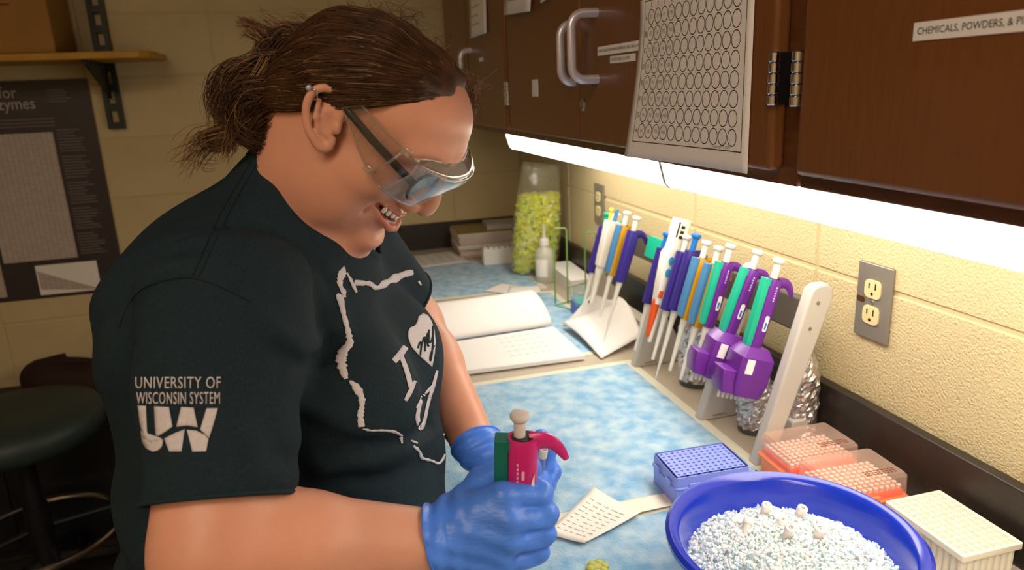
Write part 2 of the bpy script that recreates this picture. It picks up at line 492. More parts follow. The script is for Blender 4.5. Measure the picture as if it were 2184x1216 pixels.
def note(label, y0, y1, z0, z1, lift, lines, skew=0.0):
    t = thing('paper_notice', label, 'paper', (0, 0, 0), group='notices on the cabinet doors')
    def pt(u, w):
        y = y1 + (y0 - y1) * u; z = z0 + (z1 - z0) * w + skew * (u - .5)
        return Vector((DX - .001 - lift * (1 - w) ** 2, y, z))
    sheet('sheet', None, None, pt, 6, 8, M_['paper'], t)
    m = MB()
    for k in range(lines):
        w = .12 + .8 * k / max(1, lines)
        a = pt(.14, w); b = pt(.14 + .6 * (.6 + .4 * rnd.random()), w); e = Vector((-.0006, 0, 0)); h = Vector((0, 0, .0022))
        m.add([a + e, b + e, b + e + h, a + e + h], [(0, 1, 2, 3)])
    m.build('printed_lines', M_['greyink'], t, smooth=0)
note('tall white notice hanging on the far wall cabinet', 1.895, 2.085, 1.648, 1.90, .004, 9)
note('white notice with loose lower edge on the middle cabinet left door', 1.49, 1.69, 1.664, 1.90, .012, 12, -.012)
note('small white notice at the top of the middle cabinet left door', 1.30, 1.44, 1.672, 1.80, .006, 6, .01)
note('small torn tape scrap on the middle cabinet left door', 1.49, 1.535, 1.49, 1.525, .0, 0)

# ------------------------------------------------------------------ absorbent pads
padm = mat('pad_fleece', '#74afdb', 0.95, bump=0.8, bscale=260, col2='#c2dcea', vscale=30, sheen=0.3, detail=8)
_r = [n for n in padm.node_tree.nodes if n.type == 'VALTORGB'][0]
_r.color_ramp.elements[0].position = .34; _r.color_ramp.elements[1].position = .72
padw = mat('pad_margin', '#dfddcb', 0.8, bump=0.2, bscale=150)
def pad(label, x0, x1, y0, y1, rz=0.0, dz=0.0):
    cx, cy = (x0 + x1) / 2, (y0 + y1) / 2
    t = thing('absorbent_pad', label, 'pad', (cx, cy, BZ + dz), rz, group='blue absorbent pads')
    w, h = x1 - x0, y1 - y0
    B(-w / 2, w / 2, -h / 2, h / 2, 0, .0008).build('margin', padw, t)
    n = 40; m = MB(); bw, bh = w / 2 - .018, h / 2 - .018
    v = []; f = []
    for j in range(n + 1):
        for i in range(n + 1):
            u = -1 + 2 * i / n; s = -1 + 2 * j / n
            e = min(1, (1 - max(abs(u), abs(s))) * 12)
            z = .0008 + .0022 * e ** .5 + .0006 * e * math.sin(9.1 * u + 3 * s) * math.sin(7.7 * s + cx * 9)
            v.append((u * bw, s * bh, z))
    for j in range(n):
        for i in range(n): f.append((j * (n + 1) + i, j * (n + 1) + i + 1, (j + 1) * (n + 1) + i + 1, (j + 1) * (n + 1) + i))
    m.add(v, f).build('fleece', padm, t, smooth=180)
pad('nearest blue absorbent pad under the gloved hands and pipette', .13, .642, .30, .855)
pad('blue absorbent pad in front of the open notebook', .13, .645, .862, 1.40, 0.0, .0008)
pad('blue absorbent pad under the open notebook', .13, .668, 1.47, 2.02, -.02)
pad('farthest blue absorbent pad by the white rack', .13, .672, 2.055, 2.52, -.02)

# ------------------------------------------------------------------ ice bowl
bluep = mat('blue_plastic', '#1533bc', 0.22, coat=.6)
bowl = thing('ice_bowl', 'round blue plastic bowl heaped with crushed ice', 'bowl', (.485, .615, BZ))
prof = [(.0, .0), (.080, .0), (.088, .003), (.112, .035), (.128, .065), (.133, .080), (.1385, .084), (.1425, .088), (.1425, .093), (.138, .0965), (.130, .0945), (.1255, .088),
        (.121, .066), (.106, .036), (.082, .008), (.0, .007)]
MB().lathe([(max(r, .0004), z) for r, z in prof], 72, caps=True).build('shell', bluep, bowl, smooth=50)
icem = mat('crushed_ice', '#fdfdfc', 0.3, sss=.8, spec=.45)
def ice():
    g = np.random.default_rng(3)
    m = MB()
    n = 60; v = []; f = []
    def hgt(x, y):
        r = math.hypot(x, y)
        return .085 * max(0, 1 - (r / .122) ** 2.2) * .42 + .048
    ico = bmesh.new(); bmesh.ops.create_icosphere(ico, subdivisions=1, radius=1.0)
    iv = np.array([p.co[:] for p in ico.verts]); fi = [tuple(x.index for x in q.verts) for q in ico.faces]; ico.free()
    rings = [[(r * math.cos(2 * PI * k / 40), r * math.sin(2 * PI * k / 40), hgt(r * math.cos(2 * PI * k / 40), r * math.sin(2 * PI * k / 40)) - .003) for k in range(40)] for r in (.1155, .105, .09, .07, .05, .03, .01)]
    m.loft(rings)
    for k in range(6500):
        r = .119 * math.sqrt(g.random()); a = 2 * PI * g.random()
        x, y = r * math.cos(a), r * math.sin(a)
        s = .0013 + .0020 * g.random() ** 2
        V = iv * (s * (0.6 + .8 * g.random((len(iv), 1)))) * (0.6 + g.random(3))
        m.add(V + [x, y, hgt(x, y) + g.normal(0, .0012) + (0.002 if r > .112 else 0)], fi)
    o = m.build('crushed_ice', icem, None, smooth=0)
    o.location = (.485, .615, BZ)
    return tag(o, 'heap of crushed ice filling the blue bowl', 'ice', kind='stuff'), hgt
ice_o, ice_h = ice()
tubem = mat('tube_plastic', '#eceae4', 0.3, trans=.25)
def microtube(label, x, y, mark, tilt, az, up=.012):
    z = BZ + ice_h(x - .485, y - .615) + up
    t = thing('sample_tube', label, 'tube', (x, y, z), group='tubes standing in the ice')
    t.rotation_euler = (tilt * math.cos(az), tilt * math.sin(az), az)
    MB().lathe([(.001, -.036), (.003, -.034), (.0052, -.016), (.0052, -.001)], 14).build('body', tubem, t)
    c = MB().lathe([(.0060, -.003), (.0064, -.002), (.0064, .0035), (.0058, .0045), (.0045, .0045), (.0042, .0037)], 18).build('cap', M_['white_plain'], t)
    if mark: lettering('marking', mark, .0065, Matrix.Translation((0, 0, .0047)), M_['ink'], c)
microtube('white capped tube in the ice, rearmost at the left', .500, .686, 'C', .3, 0)
microtube('white capped tube in the ice, rearmost at the right', .536, .666, '6', .35, .2)
microtube('tilted clear tube lying in the ice at the left', .461, .666, '', 1.0, 1.2, .006)
microtube('white capped tube half sunk in the middle of the ice', .498, .652, 'H', .25, .4, .004)
microtube('white capped tube marked eighteen at the front of the ice', .486, .622, '18', .35, .1)
microtube('white capped tube marked T at the front right of the ice', .519, .612, 'T', .3, -.1)
microtube('white capped tube nearly buried at the right of the ice', .545, .637, '', .3, -.1, .001)

# ------------------------------------------------------------------ tube rack with 96 holes
periw = mat('periwinkle_plastic', '#8a9cf6', 0.35, coat=.1)
def hole_plate(w, h, nx, ny, r, z0, z1, mx, my, seg=8):
    m = MB(); px = (w - 2 * mx) / nx; py = (h - 2 * my) / ny
    for j in range(ny):
        for i in range(nx):
            x = -w / 2 + mx + (i + .5) * px; y = -h / 2 + my + (j + .5) * py
            sq = []; ci = []; cb = []
            for k in range(seg):
                a = 2 * PI * k / seg; ca, sa = math.cos(a), math.sin(a)
                s = 1 / max(abs(ca), abs(sa))
                sq.append((x + px / 2 * ca * s, y + py / 2 * sa * s, z1)); ci.append((x + r * ca, y + r * sa, z1)); cb.append((x + r * ca, y + r * sa, z0))
            f = []
            for k in range(seg):
                q = (k + 1) % seg
                f += [(k, q, seg + q, seg + k), (seg + k, seg + q, 2 * seg + q, 2 * seg + k)]
            f.append(tuple(2 * seg + k for k in range(seg)))
            m.add(sq + ci + cb, f)
    return m
tr = thing('tube_rack', 'periwinkle blue tip rack with rows of round holes behind the ice bowl', 'rack', (.516, .872, BZ), -.045)
MB().prism(rpoly(.118, .080, .005), .002, .034, 'z').build('base', periw, tr, bevel=.002)
MB().prism(rpoly(.122, .084, .006), .031, .0345, 'z').build('rim', periw, tr, bevel=.001)
m = hole_plate(.116, .078, 12, 8, .0024, .044, .0505, .004, .004)
m.build('perforated_deck', periw, tr, smooth=0)
lp = rpoly(.1165, .0785, .004); 
MB().loft([[(x, y, .0345) for x, y in rpoly(.119, .081, .005)], [(x, y, .0500) for x, y in rpoly(.117, .079, .004)], [(x, y, .0505) for x, y in rpoly(.1155, .0775, .003)], [(x, y, .0485) for x, y in rpoly(.1155, .0775, .003)]], caps=False).build('lid_wall', periw, tr)
MB().prism(rpoly(.10, .062, .003), .034, .0445, 'z').build('well_floor', mat('hole_shade_blue', '#1e2256', .7), tr)  # dark blue paints the shade down the holes of the lighter rack
for x in (-.03, .03): MB().box(x - .009, x + .009, -.0432, -.040, .030, .040).build('latch', periw, tr, bevel=.001)
for y in (-.02, .02): MB().box(-.0632, -.059, y - .008, y + .008, .030, .040).build('latch', periw, tr, bevel=.001)

# ------------------------------------------------------------------ orange tip boxes
orange = mat('orange_plastic', '#ff6418', 0.4)
frost = thin_glass('frosted_lid', '#fff4ec', .28, .8, .02, .26, '#ffeee6')
orangeb = mat('orange_translucent', '#ff9057', 0.35)
def tip_box(label, x, y, rz):
    t = thing('tip_box', label, 'box', (x, y, BZ), rz, group='orange tip boxes')
    w, h = .118, .082
    MB().loft([[(a, b, 0) for a, b in rpoly(w - .008, h - .008, .006)], [(a, b, .030) for a, b in rpoly(w, h, .006)]]).build('base', orangeb, t)
    MB().prism(rpoly(w + .004, h + .004, .007), .030, .0335, 'z').build('rim', orangeb, t, bevel=.001)
    MB().prism(rpoly(w - .008, h - .008, .004), .0335, .042, 'z').build('tip_tray', orange, t, bevel=.001)
    tips = MB()
    for i in range(12):
        for j in range(8):
            tips.lathe([(.0026, 0), (.0034, .005), (.0034, .006)], 8, (-.0495 + i * .009, -.0315 + j * .009, .042))
    tag(tips.build('pipette_tips', M_['white_plain'], t), kind='stuff')
    outer = [[(a, b, .0335) for a, b in rpoly(w, h, .006)], [(a, b, .064) for a, b in rpoly(w - .002, h - .002, .006)], [(a, b, .068) for a, b in rpoly(w - .009, h - .009, .005)]]
    lm = MB().loft(outer, caps=False); k0 = len(lm.v) - len(outer[0]); lm.f.append(tuple(range(k0, len(lm.v)))); lm.build('lid', frost, t)
    MB().box(-.012, .012, -h / 2 - .004, -h / 2 + .001, .024, .042).build('latch', orangeb, t, bevel=.001)
    pm = MB()
    for k in range(3):
        for q in range(9):
            a = -.002 + q * .0055 + rnd.random() * .001
            pm.box(a, a + .003 + rnd.random() * .0015, -.022 - k * .0045 + .0, -.0200 - k * .0045, .0681, .0684)
    pm.build('printed_text', mat('brown_print', '#7a3b22', .7), t, smooth=0)
tip_box('orange tip box with frosted lid behind its twin, next to the pipette stand', .686, .848, -.03)
tip_box('nearer orange tip box with frosted lid beside the ice bowl', .689, .757, -.05)

# ------------------------------------------------------------------ ivory rack of tubes
ivory = mat('ivory_plastic_rack', '#f0ecdf', 0.35, sss=.3)
iv = thing('tube_block', 'ivory rack of many open plastic tubes beside the black backsplash', 'rack', (.728, .628, BZ), -.02)
ivw, ivh = .088, .125
MB().prism(rpoly(ivw, ivh, .003), 0, .006, 'z').build('base', ivory, iv, bevel=.001)
hole_plate(ivw, ivh, 8, 12, .0043, .022, .0505, .004, .004, 8).build('deck', ivory, iv, smooth=0)
MB().loft([[(x, y, .0505) for x, y in rpoly(ivw - .008, ivh - .008, .0004)], [(x, y, .0505) for x, y in rpoly(ivw, ivh, .003)], [(x, y, .043) for x, y in rpoly(ivw, ivh, .003)]], caps=False).build('skirt', ivory, iv)
wellm = None
for i in range(8):
    for j in range(12):
        if wellm is None:
            o = MB().lathe([(.0034, .004), (.0046, .010), (.0049, .046)], 10).build('well', ivory, iv)
            wellm = o.data
        else:
            o = bpy.data.objects.new('well', wellm); C.objects.link(o); o.parent = iv
        o.location = (-.040 + .005 + i * .01, -.0585 + .0049 + j * .00975, 0)

# ------------------------------------------------------------------ pipettes
P_PURPLE = mat('purple_plastic', '#6d2c96', .35, coat=.15)
P_TEAL = mat('teal_plastic', '#22b694', .35)
P_INDIGO = mat('indigo_plastic', '#382a86', .4)
P_YELLOW = mat('mustard_plastic', '#c9961a', .4)
P_BLUE = mat('steel_blue_plastic', '#4b86b8', .4)
P_WHITE = mat('pipette_white', '#e6e2d8', .35)
P_BTNB = mat('button_blue', '#1f73c8', .35)
P_ORANGE = mat('orange_strip', '#e2571f', .4)
P_PINK = mat('pink_plastic', '#c81f77', .32, coat=.25)
P_DTEAL = mat('dark_teal_plastic', '#0b6a5e', .38)
P_GREEN = mat('green_plastic', '#16b08a', .4)
def rr(x0, x1, y, z, r=.004, n=3):
    return [Vector((a, b, z)) for a, b in rpoly(x1 - x0, 2 * y, min(r, (x1 - x0) * .45, y * .9), n, (x0 + x1) / 2, 0)]
def pipette(name, label, M, body, strip=None, button=None, shaft=True, multi=False, tip=True, group='pipettes hanging on the stands', label_tag=True, hook=True, L=.118, scale=1.0, cat='pipette', z0=-.034, slim=.74):
    """local frame: top of button at origin, axis down -z, hook towards +x"""
    t = thing(name, label, cat, (0, 0, 0), group=group)
    t.matrix_world = M @ Matrix.Scale(scale, 4)
    SL = Matrix.Diagonal((slim, slim, 1, 1))
    MB().lathe([(.004, 0), (.0088, -.0008), (.0096, -.003), (.0096, -.0065), (.0075, -.0092), (.0058, -.0105), (.0056, z0 + .002), (.0056, z0 - .004)], 20).build('plunger', button or P_WHITE, t, smooth=50)
    MB().lathe([(.0115, z0 + .0008), (.0115, z0 - .003)], 20, (.003, 0, 0)).build('collar', M_['black'], t, M=SL)
    y = .0145
    sx = -.011 if strip else -.017
    m = MB().loft([rr(sx, .018, y * .92, z0, .010, 5), rr(sx, .018, y, z0 - .004, .010, 5), rr(sx, .018, y, z0 - .03, .009, 5), rr(sx, .0165, y, z0 - .065, .008, 5), rr(sx, .0145, y * .97, z0 - L + .01, .008, 5), rr(sx, .013, y * .9, z0 - L, .007, 5)])
    bo = m.build('body', body, t, smooth=40, M=SL)
    if strip:
        MB().loft([rr(-.024, -.003, .0100, z0 - .001, .0015), rr(-.024, -.003, .0100, z0 - .010, .0015), rr(-.024, -.0105, .0105, z0 - .012, .0015), rr(-.024, -.0105, .0105, z0 - L + .02, .0015), rr(-.021, -.0105, .0095, z0 - L + .004, .0015)]).build('grip_strip', strip, t, smooth=30, bevel=.0008, M=SL)
    if hook:
        path = []
        for k in range(9):
            a = k / 8
            path.append((.012 + .034 * a, 0, z0 - .006 + .005 * math.sin(a * PI * .8) - .020 * a ** 2.6))
        MB().tube(path, [.0058, .0055, .0052, .0049, .0045, .0041, .0036, .0030, .0018], 10, flat=1.7).build('finger_hook', body, t, M=Matrix.Diagonal((slim ** .5, slim, 1, 1)))
    if label_tag:
        s = MB().prism(rpoly(.009, .026, .003, 4, .0045, z0 - .072), -y - .0010, -y + .001, 'y').build('sticker', M_['paper'], bo, smooth=30, M=SL)
        MB().box(.0025, .0065, -y - .0013, -y - .0009, z0 - .081, z0 - .070).build('sticker_mark', P_BTNB, s, smooth=0, M=SL)
        dg = MB()
        for k in range(6): dg.box(.004, .0065, -y - .0009, -y + .001, z0 - .014 - k * .0042, z0 - .0114 - k * .0042)
        dg.build('digit_marks', mat('pale_print', '#d8c8e8', .6), bo, smooth=0, M=SL)
    if shaft:
        MB().lathe([(.0098, z0 - L + .002), (.0098, z0 - L - .006), (.0072, z0 - L - .020), (.0058, z0 - L - .060), (.0046, z0 - L - .085), (.0050, z0 - L - .087), (.0042, z0 - L - .104)], 14, (-.001, 0, 0)).build('shaft', P_WHITE, t, M=SL)
        if tip:
            MB().lathe([(.0046, z0 - L - .094), (.0030, z0 - L - .118), (.0012, z0 - L - .142)], 12, (-.001, 0, 0)).build('tip', M_['white_plain'], t, M=SL)
    if multi:
        zb = z0 - L
        m = MB()
        def sec(x0, x1, yy, z): return rr(x0, x1, yy, z, .003, 2)
        m.loft([sec(-.016, .020, .018, zb + .006), sec(-.026, .030, .026, zb - .010), sec(-.026, .030, .026, zb - .052), sec(-.020, .024, .022, zb - .076)])
        mh_ = m.build('manifold', body, t, smooth=25, bevel=.001)
        MB().loft([sec(-.048, -.025, .020, zb - .036), sec(-.048, -.025, .022, zb - .052), sec(-.042, -.018, .020, zb - .074)]).build('ejector_step', body, t, smooth=25, bevel=.001)
        MB().box(-.0165, -.0035, -.0272, -.0255, zb - .036, zb - .012).build('sticker', M_['paper'], mh_, smooth=0, bevel=.0003)
        for k in range(8):
            MB().lathe([(.0026, zb - .073), (.0024, zb - .086), (.0019, zb - .088)], 10, (-.034 + k * .0078, 0, 0)).build('nozzle', P_WHITE, t)
    return t
LEAN = math.atan(.29)
DN = Vector((-math.sin(LEAN), 0, -math.cos(LEAN)))
def hang(y, z=1.235, x=.694, yaw=0.0):
    return Matrix.Translation((x, y, z)) @ Matrix.Rotation(LEAN, 4, 'Y') @ Matrix.Rotation(yaw, 4, 'Z')
pipette('multichannel_pipette', 'purple and teal multichannel pipette hanging nearest the stand end', hang(.955, 1.235, .695, -.12), P_PURPLE, P_TEAL, shaft=False, multi=True)
pipette('multichannel_pipette', 'purple and teal multichannel pipette hanging second from the stand end', hang(1.015, 1.236, .698, -.2) @ Matrix.Rotation(math.radians(4), 4, 'Y'), P_PURPLE, P_TEAL, shaft=False, multi=True)
pipette('pipette', 'purple and teal single pipette next to the two multichannel ones', hang(1.086, 1.233, .691, -.15), P_PURPLE, P_TEAL, tip=False)
pipette('pipette', 'mustard pipette with steel blue strip, nearer of the two side by side', hang(1.122, 1.222, .690, -.1), P_YELLOW, P_BLUE, tip=False, label_tag=False)
pipette('pipette', 'mustard pipette with steel blue strip, farther of the two side by side', hang(1.164, 1.224, .690, -.1), P_YELLOW, P_BLUE, tip=False, label_tag=False)
pipette('pipette', 'slim indigo pipette with blue button between mustard and white ones', hang(1.202, 1.230, .690, -.1), P_INDIGO, button=P_BTNB, label_tag=False)
pipette('pipette', 'indigo pipette pressed against the white electronic one', hang(1.232, 1.222, .688, -.1), P_INDIGO, tip=False, label_tag=False, button=P_WHITE)
pipette('pipette', 'single indigo pipette with blue button in front of the grey stand panel', hang(1.318, 1.212, .690), P_INDIGO, tip=False, button=P_BTNB, label_tag=False)
pipette('pipette', 'indigo pipette right of the farther mustard one on the back stand', hang(1.462, 1.223, .690), P_INDIGO, label_tag=False)
pipette('pipette', 'mustard pipette with blue strip on the back stand', hang(1.512, 1.227, .690), P_YELLOW, P_BLUE, tip=False, label_tag=False)
pipette('pipette', 'indigo pipette at the far end of the back stand', hang(1.628, 1.206, .690), P_INDIGO, tip=False, label_tag=False, button=P_GREEN)

def white_pipette(label, M, electronic):
    t = thing('white_pipette', label, 'pipette', group='pipettes hanging on the stands'); t.matrix_world = M
    y = .014
    if electronic:
        MB().loft([rr(-.014, .016, y, .010), rr(-.016, .016, y, -.012), rr(-.013, .013, y, -.03), rr(-.014, .010, y, -.05), rr(-.020, .010, y, -.062), rr(-.015, .010, y * .9, -.13), rr(-.011, .009, y * .8, -.165)]).build('body', P_WHITE, t, smooth=40, bevel=.001)
        for k in range(3): B(-.004, .004, -y - .0008, -y + .001, -.002 - k * .010 - .006, -.002 - k * .010).build('display_square', M_['black'], t, smooth=0)
        B(-.011, -.008, -y - .0008, -y + .001, -.026, .004).build('display_bar', M_['black'], t, smooth=0)
        for z in (-.074, -.098): MB().prism([(-.006 + .0055 * math.cos(2 * PI * k / 16), z + .0085 * math.sin(2 * PI * k / 16)) for k in range(16)], -y - .001, -y + .004, 'y').build('key', mat('cyan_key', '#2f93c9', .4), t)
        B(-.012, -.004, -y * .9 - .0012, -y * .9 + .003, -.150, -.136).build('stripe', P_ORANGE, t, smooth=0)
        MB().loft([rr(-.012, .002, .008, -.155), rr(-.012, .0, .008, -.19), rr(-.008, -.002, .005, -.235)]).build('ejector_arm', P_ORANGE, t)
        MB().lathe([(.008, -.16), (.007, -.2), (.005, -.245)], 12, (.003, 0, 0)).build('shaft', P_WHITE, t)
    else:
        MB().loft([rr(-.016, .022, y, -.030), rr(-.017, .020, y, -.036), rr(-.015, .014, y, -.07), rr(-.014, .012, y * .95, -.12), rr(-.012, .010, y * .9, -.142)]).build('body', P_WHITE, t, smooth=40, bevel=.001)
        MB().lathe([(.0048, 0), (.0048, -.034)], 12, (.004, 0, 0)).build('plunger', P_BLUE, t)
        MB().lathe([(.004, .001), (.0062, -.003), (.0062, -.006), (.003, -.010), (.0028, -.034)], 12, (-.010, 0, 0)).build('ejector_button', mat('yellow_button', '#e8cf3a', .4), t)
        MB().tube([(.018, 0, -.034), (.032, 0, -.036), (.040, 0, -.048), (.042, 0, -.07)], [.006, .006, .005, .003], 10, flat=1.5).build('finger_hook', P_GREEN, t)
        MB().lathe([(.0105, -.14), (.0105, -.155), (.008, -.165), (.006, -.215), (.004, -.235)], 14, (-.001, 0, 0)).build('shaft', P_WHITE, t)
    return t
white_pipette('white electronic pipette with black display and round cyan keys', hang(1.266, 1.238, .690), True)
white_pipette('white pipette with blue plunger and yellow button on the back stand', hang(1.580, 1.222, .690), False)

# ------------------------------------------------------------------ pipette stands
P_GREY = mat('stand_grey', '#c6c2ba', .42)
P_GREYD = mat('stand_bar_grey', '#5d564c', .5)
def leg_panel(t, y, wide, screws=False, th=.022):
    x0, x1 = .632, .668
    dx = .29 * .285
    if wide:
        poly = [(x0, BZ), (x1 + .09, BZ), (x1 + .086, BZ + .03), (x1 + .03, BZ + .13), (x1 + dx - .002, BZ + .27), (x1 + dx - .010, BZ + .284), (x0 + dx + .010, BZ + .284), (x0 + dx, BZ + .274), (x0 + .01, BZ + .03)]
    else:
        poly = [(x0, BZ), (x1 - .004, BZ), (x1 + .002, BZ + .02), (x1 + dx + .006, BZ + .268), (x1 + dx + .004, BZ + .282), (x1 + dx - .006, BZ + .290), (x0 + dx + .012, BZ + .290), (x0 + dx + .002, BZ + .284), (x0 + dx - .003, BZ + .270)]
    p = MB().prism(poly, y - th / 2, y + th / 2, 'y').build('side_panel', P_GREY, t, smooth=30, bevel=.004, seg=3)
    if screws:
        for s in (.262, .222):
            cx = x0 + .02 + .29 * s; MB().lathe([(.0032, 0), (.0032, .0008), (.0012, .0012)], 12, M=frame((cx, y - th / 2, BZ + s), (1, 0, 0), (0, 0, 1))).build('screw', M_['steel'], p)
    lettering('maker_name', 'FINNPIPETTE', .0062, frame((x0 + (.024 if not wide else .04), y - th / 2 - .0004, BZ + .008), (1, 0, 0), (0, 0, 1)), M_['ink'], p, xs=.8)
    return p
def stand(label, y0, y1, ymid=None, wide=(False, True)):
    t = thing('pipette_stand', label, 'stand', (0, 0, 0), group='grey pipette stands')
    leg_panel(t, y0, wide[0], screws=True); leg_panel(t, ymid if ymid else y1, wide[1])
    bx = .632 + .29 * .24 + .022
    bar = [(bx - .006, BZ + .205), (bx + .006, BZ + .203), (bx + .020, BZ + .255), (bx + .010, BZ + .262), (bx + .002, BZ + .258)]
    MB().prism(bar, y0 + .008, y1 - .002, 'y').build('hanging_bar', P_GREYD, t, smooth=30, bevel=.003)
    MB().prism([(.72, BZ + .03), (.752, BZ + .03), (.752, BZ + .05), (.72, BZ + .05)], y0 + (.012 if wide[0] else .02), (ymid if ymid else y1) - .011, 'y').build('lower_bar', P_GREY, t, bevel=.003)
    return t
stand('light grey pipette stand nearest the orange tip boxes', .912, 1.330, 1.085, (False, True))
st2 = stand('light grey pipette stand behind the folded white paper', 1.365, 1.672, None, (True, True))
# teal card clipped to the bar of the far stand
MB().box(-.002, .012, -.030, .030, -.045, .0).build('name_card', P_GREEN, st2, M=Matrix.Translation((.708, 1.405, BZ + .272)) @ Matrix.Rotation(LEAN, 4, 'Y'))

# ------------------------------------------------------------------ foil wrapped bottles behind the stand
foilm = mat('aluminium_foil', '#d2cfcf', .34, .9, bump=1.0, bscale=160)
glassy = mat('bottle_glass', '#dfe9e4', .05, trans=.9)
def foil_bottle(label, x, y, r, h):
    t = thing('foil_wrapped_bottle', label, 'bottle', (x, y, BZ), group='foil wrapped bottles')
    g = np.random.default_rng(int(x * 1000 + y * 77))
    n, k = 36, 26
    rings = []
    for j in range(k + 1):
        w = j / k; rad = r * (1 if w < .72 else 1 - .5 * ((w - .72) / .28) ** 1.4)
        ring = []
        for i in range(n):
            a = 2 * PI * i / n
            rr_ = rad * (1 + g.normal(0, .045))
            ring.append((rr_ * math.cos(a), rr_ * math.sin(a), .012 + w * (h - .012) + g.normal(0, .0015)))
        rings.append(ring)
    MB().loft(rings).build('foil_wrap', foilm, t, smooth=0)
    MB().lathe([(r * .93, 0), (r * .95, .004), (r * .95, .02)], 28).build('glass_base', glassy, t)
foil_bottle('foil wrapped bottle behind the far pipettes, between the two stands', .715, 1.235, .036, .155)
foil_bottle('foil wrapped bottle under the multichannel pipettes', .705, 1.015, .030, .11)
foil_bottle('foil wrapped bottle standing behind the near stand panel', .752, .965, .032, .165)

# ------------------------------------------------------------------ notebook, loose papers, wrapper
nb = thing('notebook', 'open white notebook with one page turned up on the blue pad', 'notebook', (.30, 1.60, BZ + .004), .0)
def nbq(u, v):   # lower (near) page block corners, skewed like the photo
    return Vector((-.08 + u * (.33 + .0 * v), -.155 + v * .19 + u * (-.012 + .03 * v), 0))
blk = MB(); n = 8
blk.loft([[nbq(0, 0), nbq(1, 0), nbq(1, 1), nbq(0, 1)], [p + Vector((0, 0, .010)) for p in (nbq(0, 0), nbq(1, 0), nbq(1, 1), nbq(0, 1))]])
blk.build('page_block', M_['paper'], nb, bevel=.001)
def flap(u, v):
    p = nbq(u, 1); a = v * 1.0
    return p + Vector((-.012 * v, .010 + .135 * v ** 1.2, .010 + .060 * math.sin(v * PI * .55) ** .8))
sheet('turned_page', None, None, flap, 12, 12, M_['paper'], nb, .0012)
wr = MB()
for j in range(5):
    for i in range(7):
        u = .52 + i * .055; v = .25 + j * .15
        a = nbq(u, v) + Vector((0, 0, .0104))
        wr.add([a, a + Vector((.009 + .004 * rnd.random(), .0, 0)), a + Vector((.009, .0018, 0)), a + Vector((0, .0018, 0))], [(0, 1, 2, 3)])
tag(wr.build('pencil_rows', M_['greyink'], nb, smooth=0), kind='stuff')

fp = thing('folded_paper', 'white sheet with a punched hole bent up against the stand', 'paper', (0, 0, 0))
def fold(u, v):
    # u across, v from the near bottom edge to the raised punched corner
    a = Vector((.585, 1.425, BZ + .004)).lerp(Vector((.71, 1.475, BZ + .006)), u)
    b = Vector((.575, 1.66, BZ + .008)).lerp(Vector((.712, 1.62, BZ + .05)), u)
    p = a.lerp(b, v)
    p.z += .045 * math.sin(v * PI * .75) * (0.35 + .65 * u) + .02 * u * (1 - v) ** 2
    return p
sheet('sheet', None, None, fold, 14, 14, M_['paper'], fp, .0006)
# a second leaf standing up behind it with the punched hole
def leaf(u, v):
    a = Vector((.574, 1.655, BZ + .010)).lerp(Vector((.705, 1.545, BZ + .030)), u)
    b = Vector((.640, 1.615, BZ + .100)).lerp(Vector((.712, 1.555, BZ + .070)), u)
    p = a.lerp(b, v); p.y += .012 * math.sin(u * PI); return p
sheet('raised_leaf', None, None, leaf, 10, 10, M_['paper'], fp, .0006)
MB().lathe([(.0032, -.0008), (.0032, .0008)], 14, M=frame(leaf(.12, .78) + Vector((-.002, -.004, .001)), (.6, -.5, .1), (.3, .1, .9))).build('punched_hole', M_['ink'], fp)

def flat_paper(label, pts, z, cat='paper', lines=0, curl=0.0, name='paper_sheet', m=None, group='papers lying on the bench'):
    t = thing(name, label, cat, (0, 0, 0), group=group)
    A, Bq, Cq, Dq = [Vector((p[0], p[1], 0)) for p in pts]
    def fn(u, v):
        p = A.lerp(Bq, u).lerp(Dq.lerp(Cq, u), v)
        p.z = BZ + z + curl * (2 * u - 1) ** 2 * (.4 + .6 * v) + curl * .4 * (2 * v - 1) ** 2
        return p
    sheet('sheet', None, None, fn, 10, 10, m or M_['paper'], t, .0005)
    if lines:
        g = MB()
        for k in range(lines):
            v = .14 + .74 * k / lines
            for q in range(5):
                u0 = .1 + q * .16
                a, b = fn(u0, v), fn(u0 + .05 + .09 * rnd.random(), v); e = (fn(u0, v + .014) - fn(u0, v)); h = Vector((0, 0, .0006))
                g.add([a + h, b + h, b + e + h, a + e + h], [(0, 1, 2, 3)])
        g.build('printed_lines', mat('faint_print', '#b3afae', .8), t, smooth=0)
    return t
flat_paper('left one of two small white papers on the far blue pad', [(.470, 2.085), (.535, 2.02), (.600, 2.075), (.545, 2.150)], .0045, curl=.001)
flat_paper('right one of two small white papers on the far blue pad', [(.515, 1.985), (.625, 1.985), (.640, 2.060), (.555, 2.085)], .0065, curl=.0015)
flat_paper('printed sheet lying by the magazine stack at the back wall', [(.30, 2.47), (.515, 2.49), (.50, 2.70), (.28, 2.68)], .0045, lines=14)
wrapm = mat('wrapper_paper', '#efece4', .6, vary=.02)
wt = flat_paper('torn white sterile wrapper with printed text beside the gloved fist', [(.258, .832), (.298, .793), (.402, .832), (.362, .915)], .006, lines=9, curl=.004, name='paper_wrapper', m=wrapm, cat='wrapper', group='wrapping on the near pad')
tapem = mat('masking_tape', '#e8e4d4', .6)
flat_paper('strip of cream masking tape across the pad left of the ice bowl', [(.355, .838), (.560, .842), (.566, .876), (.350, .872)], .0052, curl=.0006, name='tape_strip', m=tapem, cat='tape')
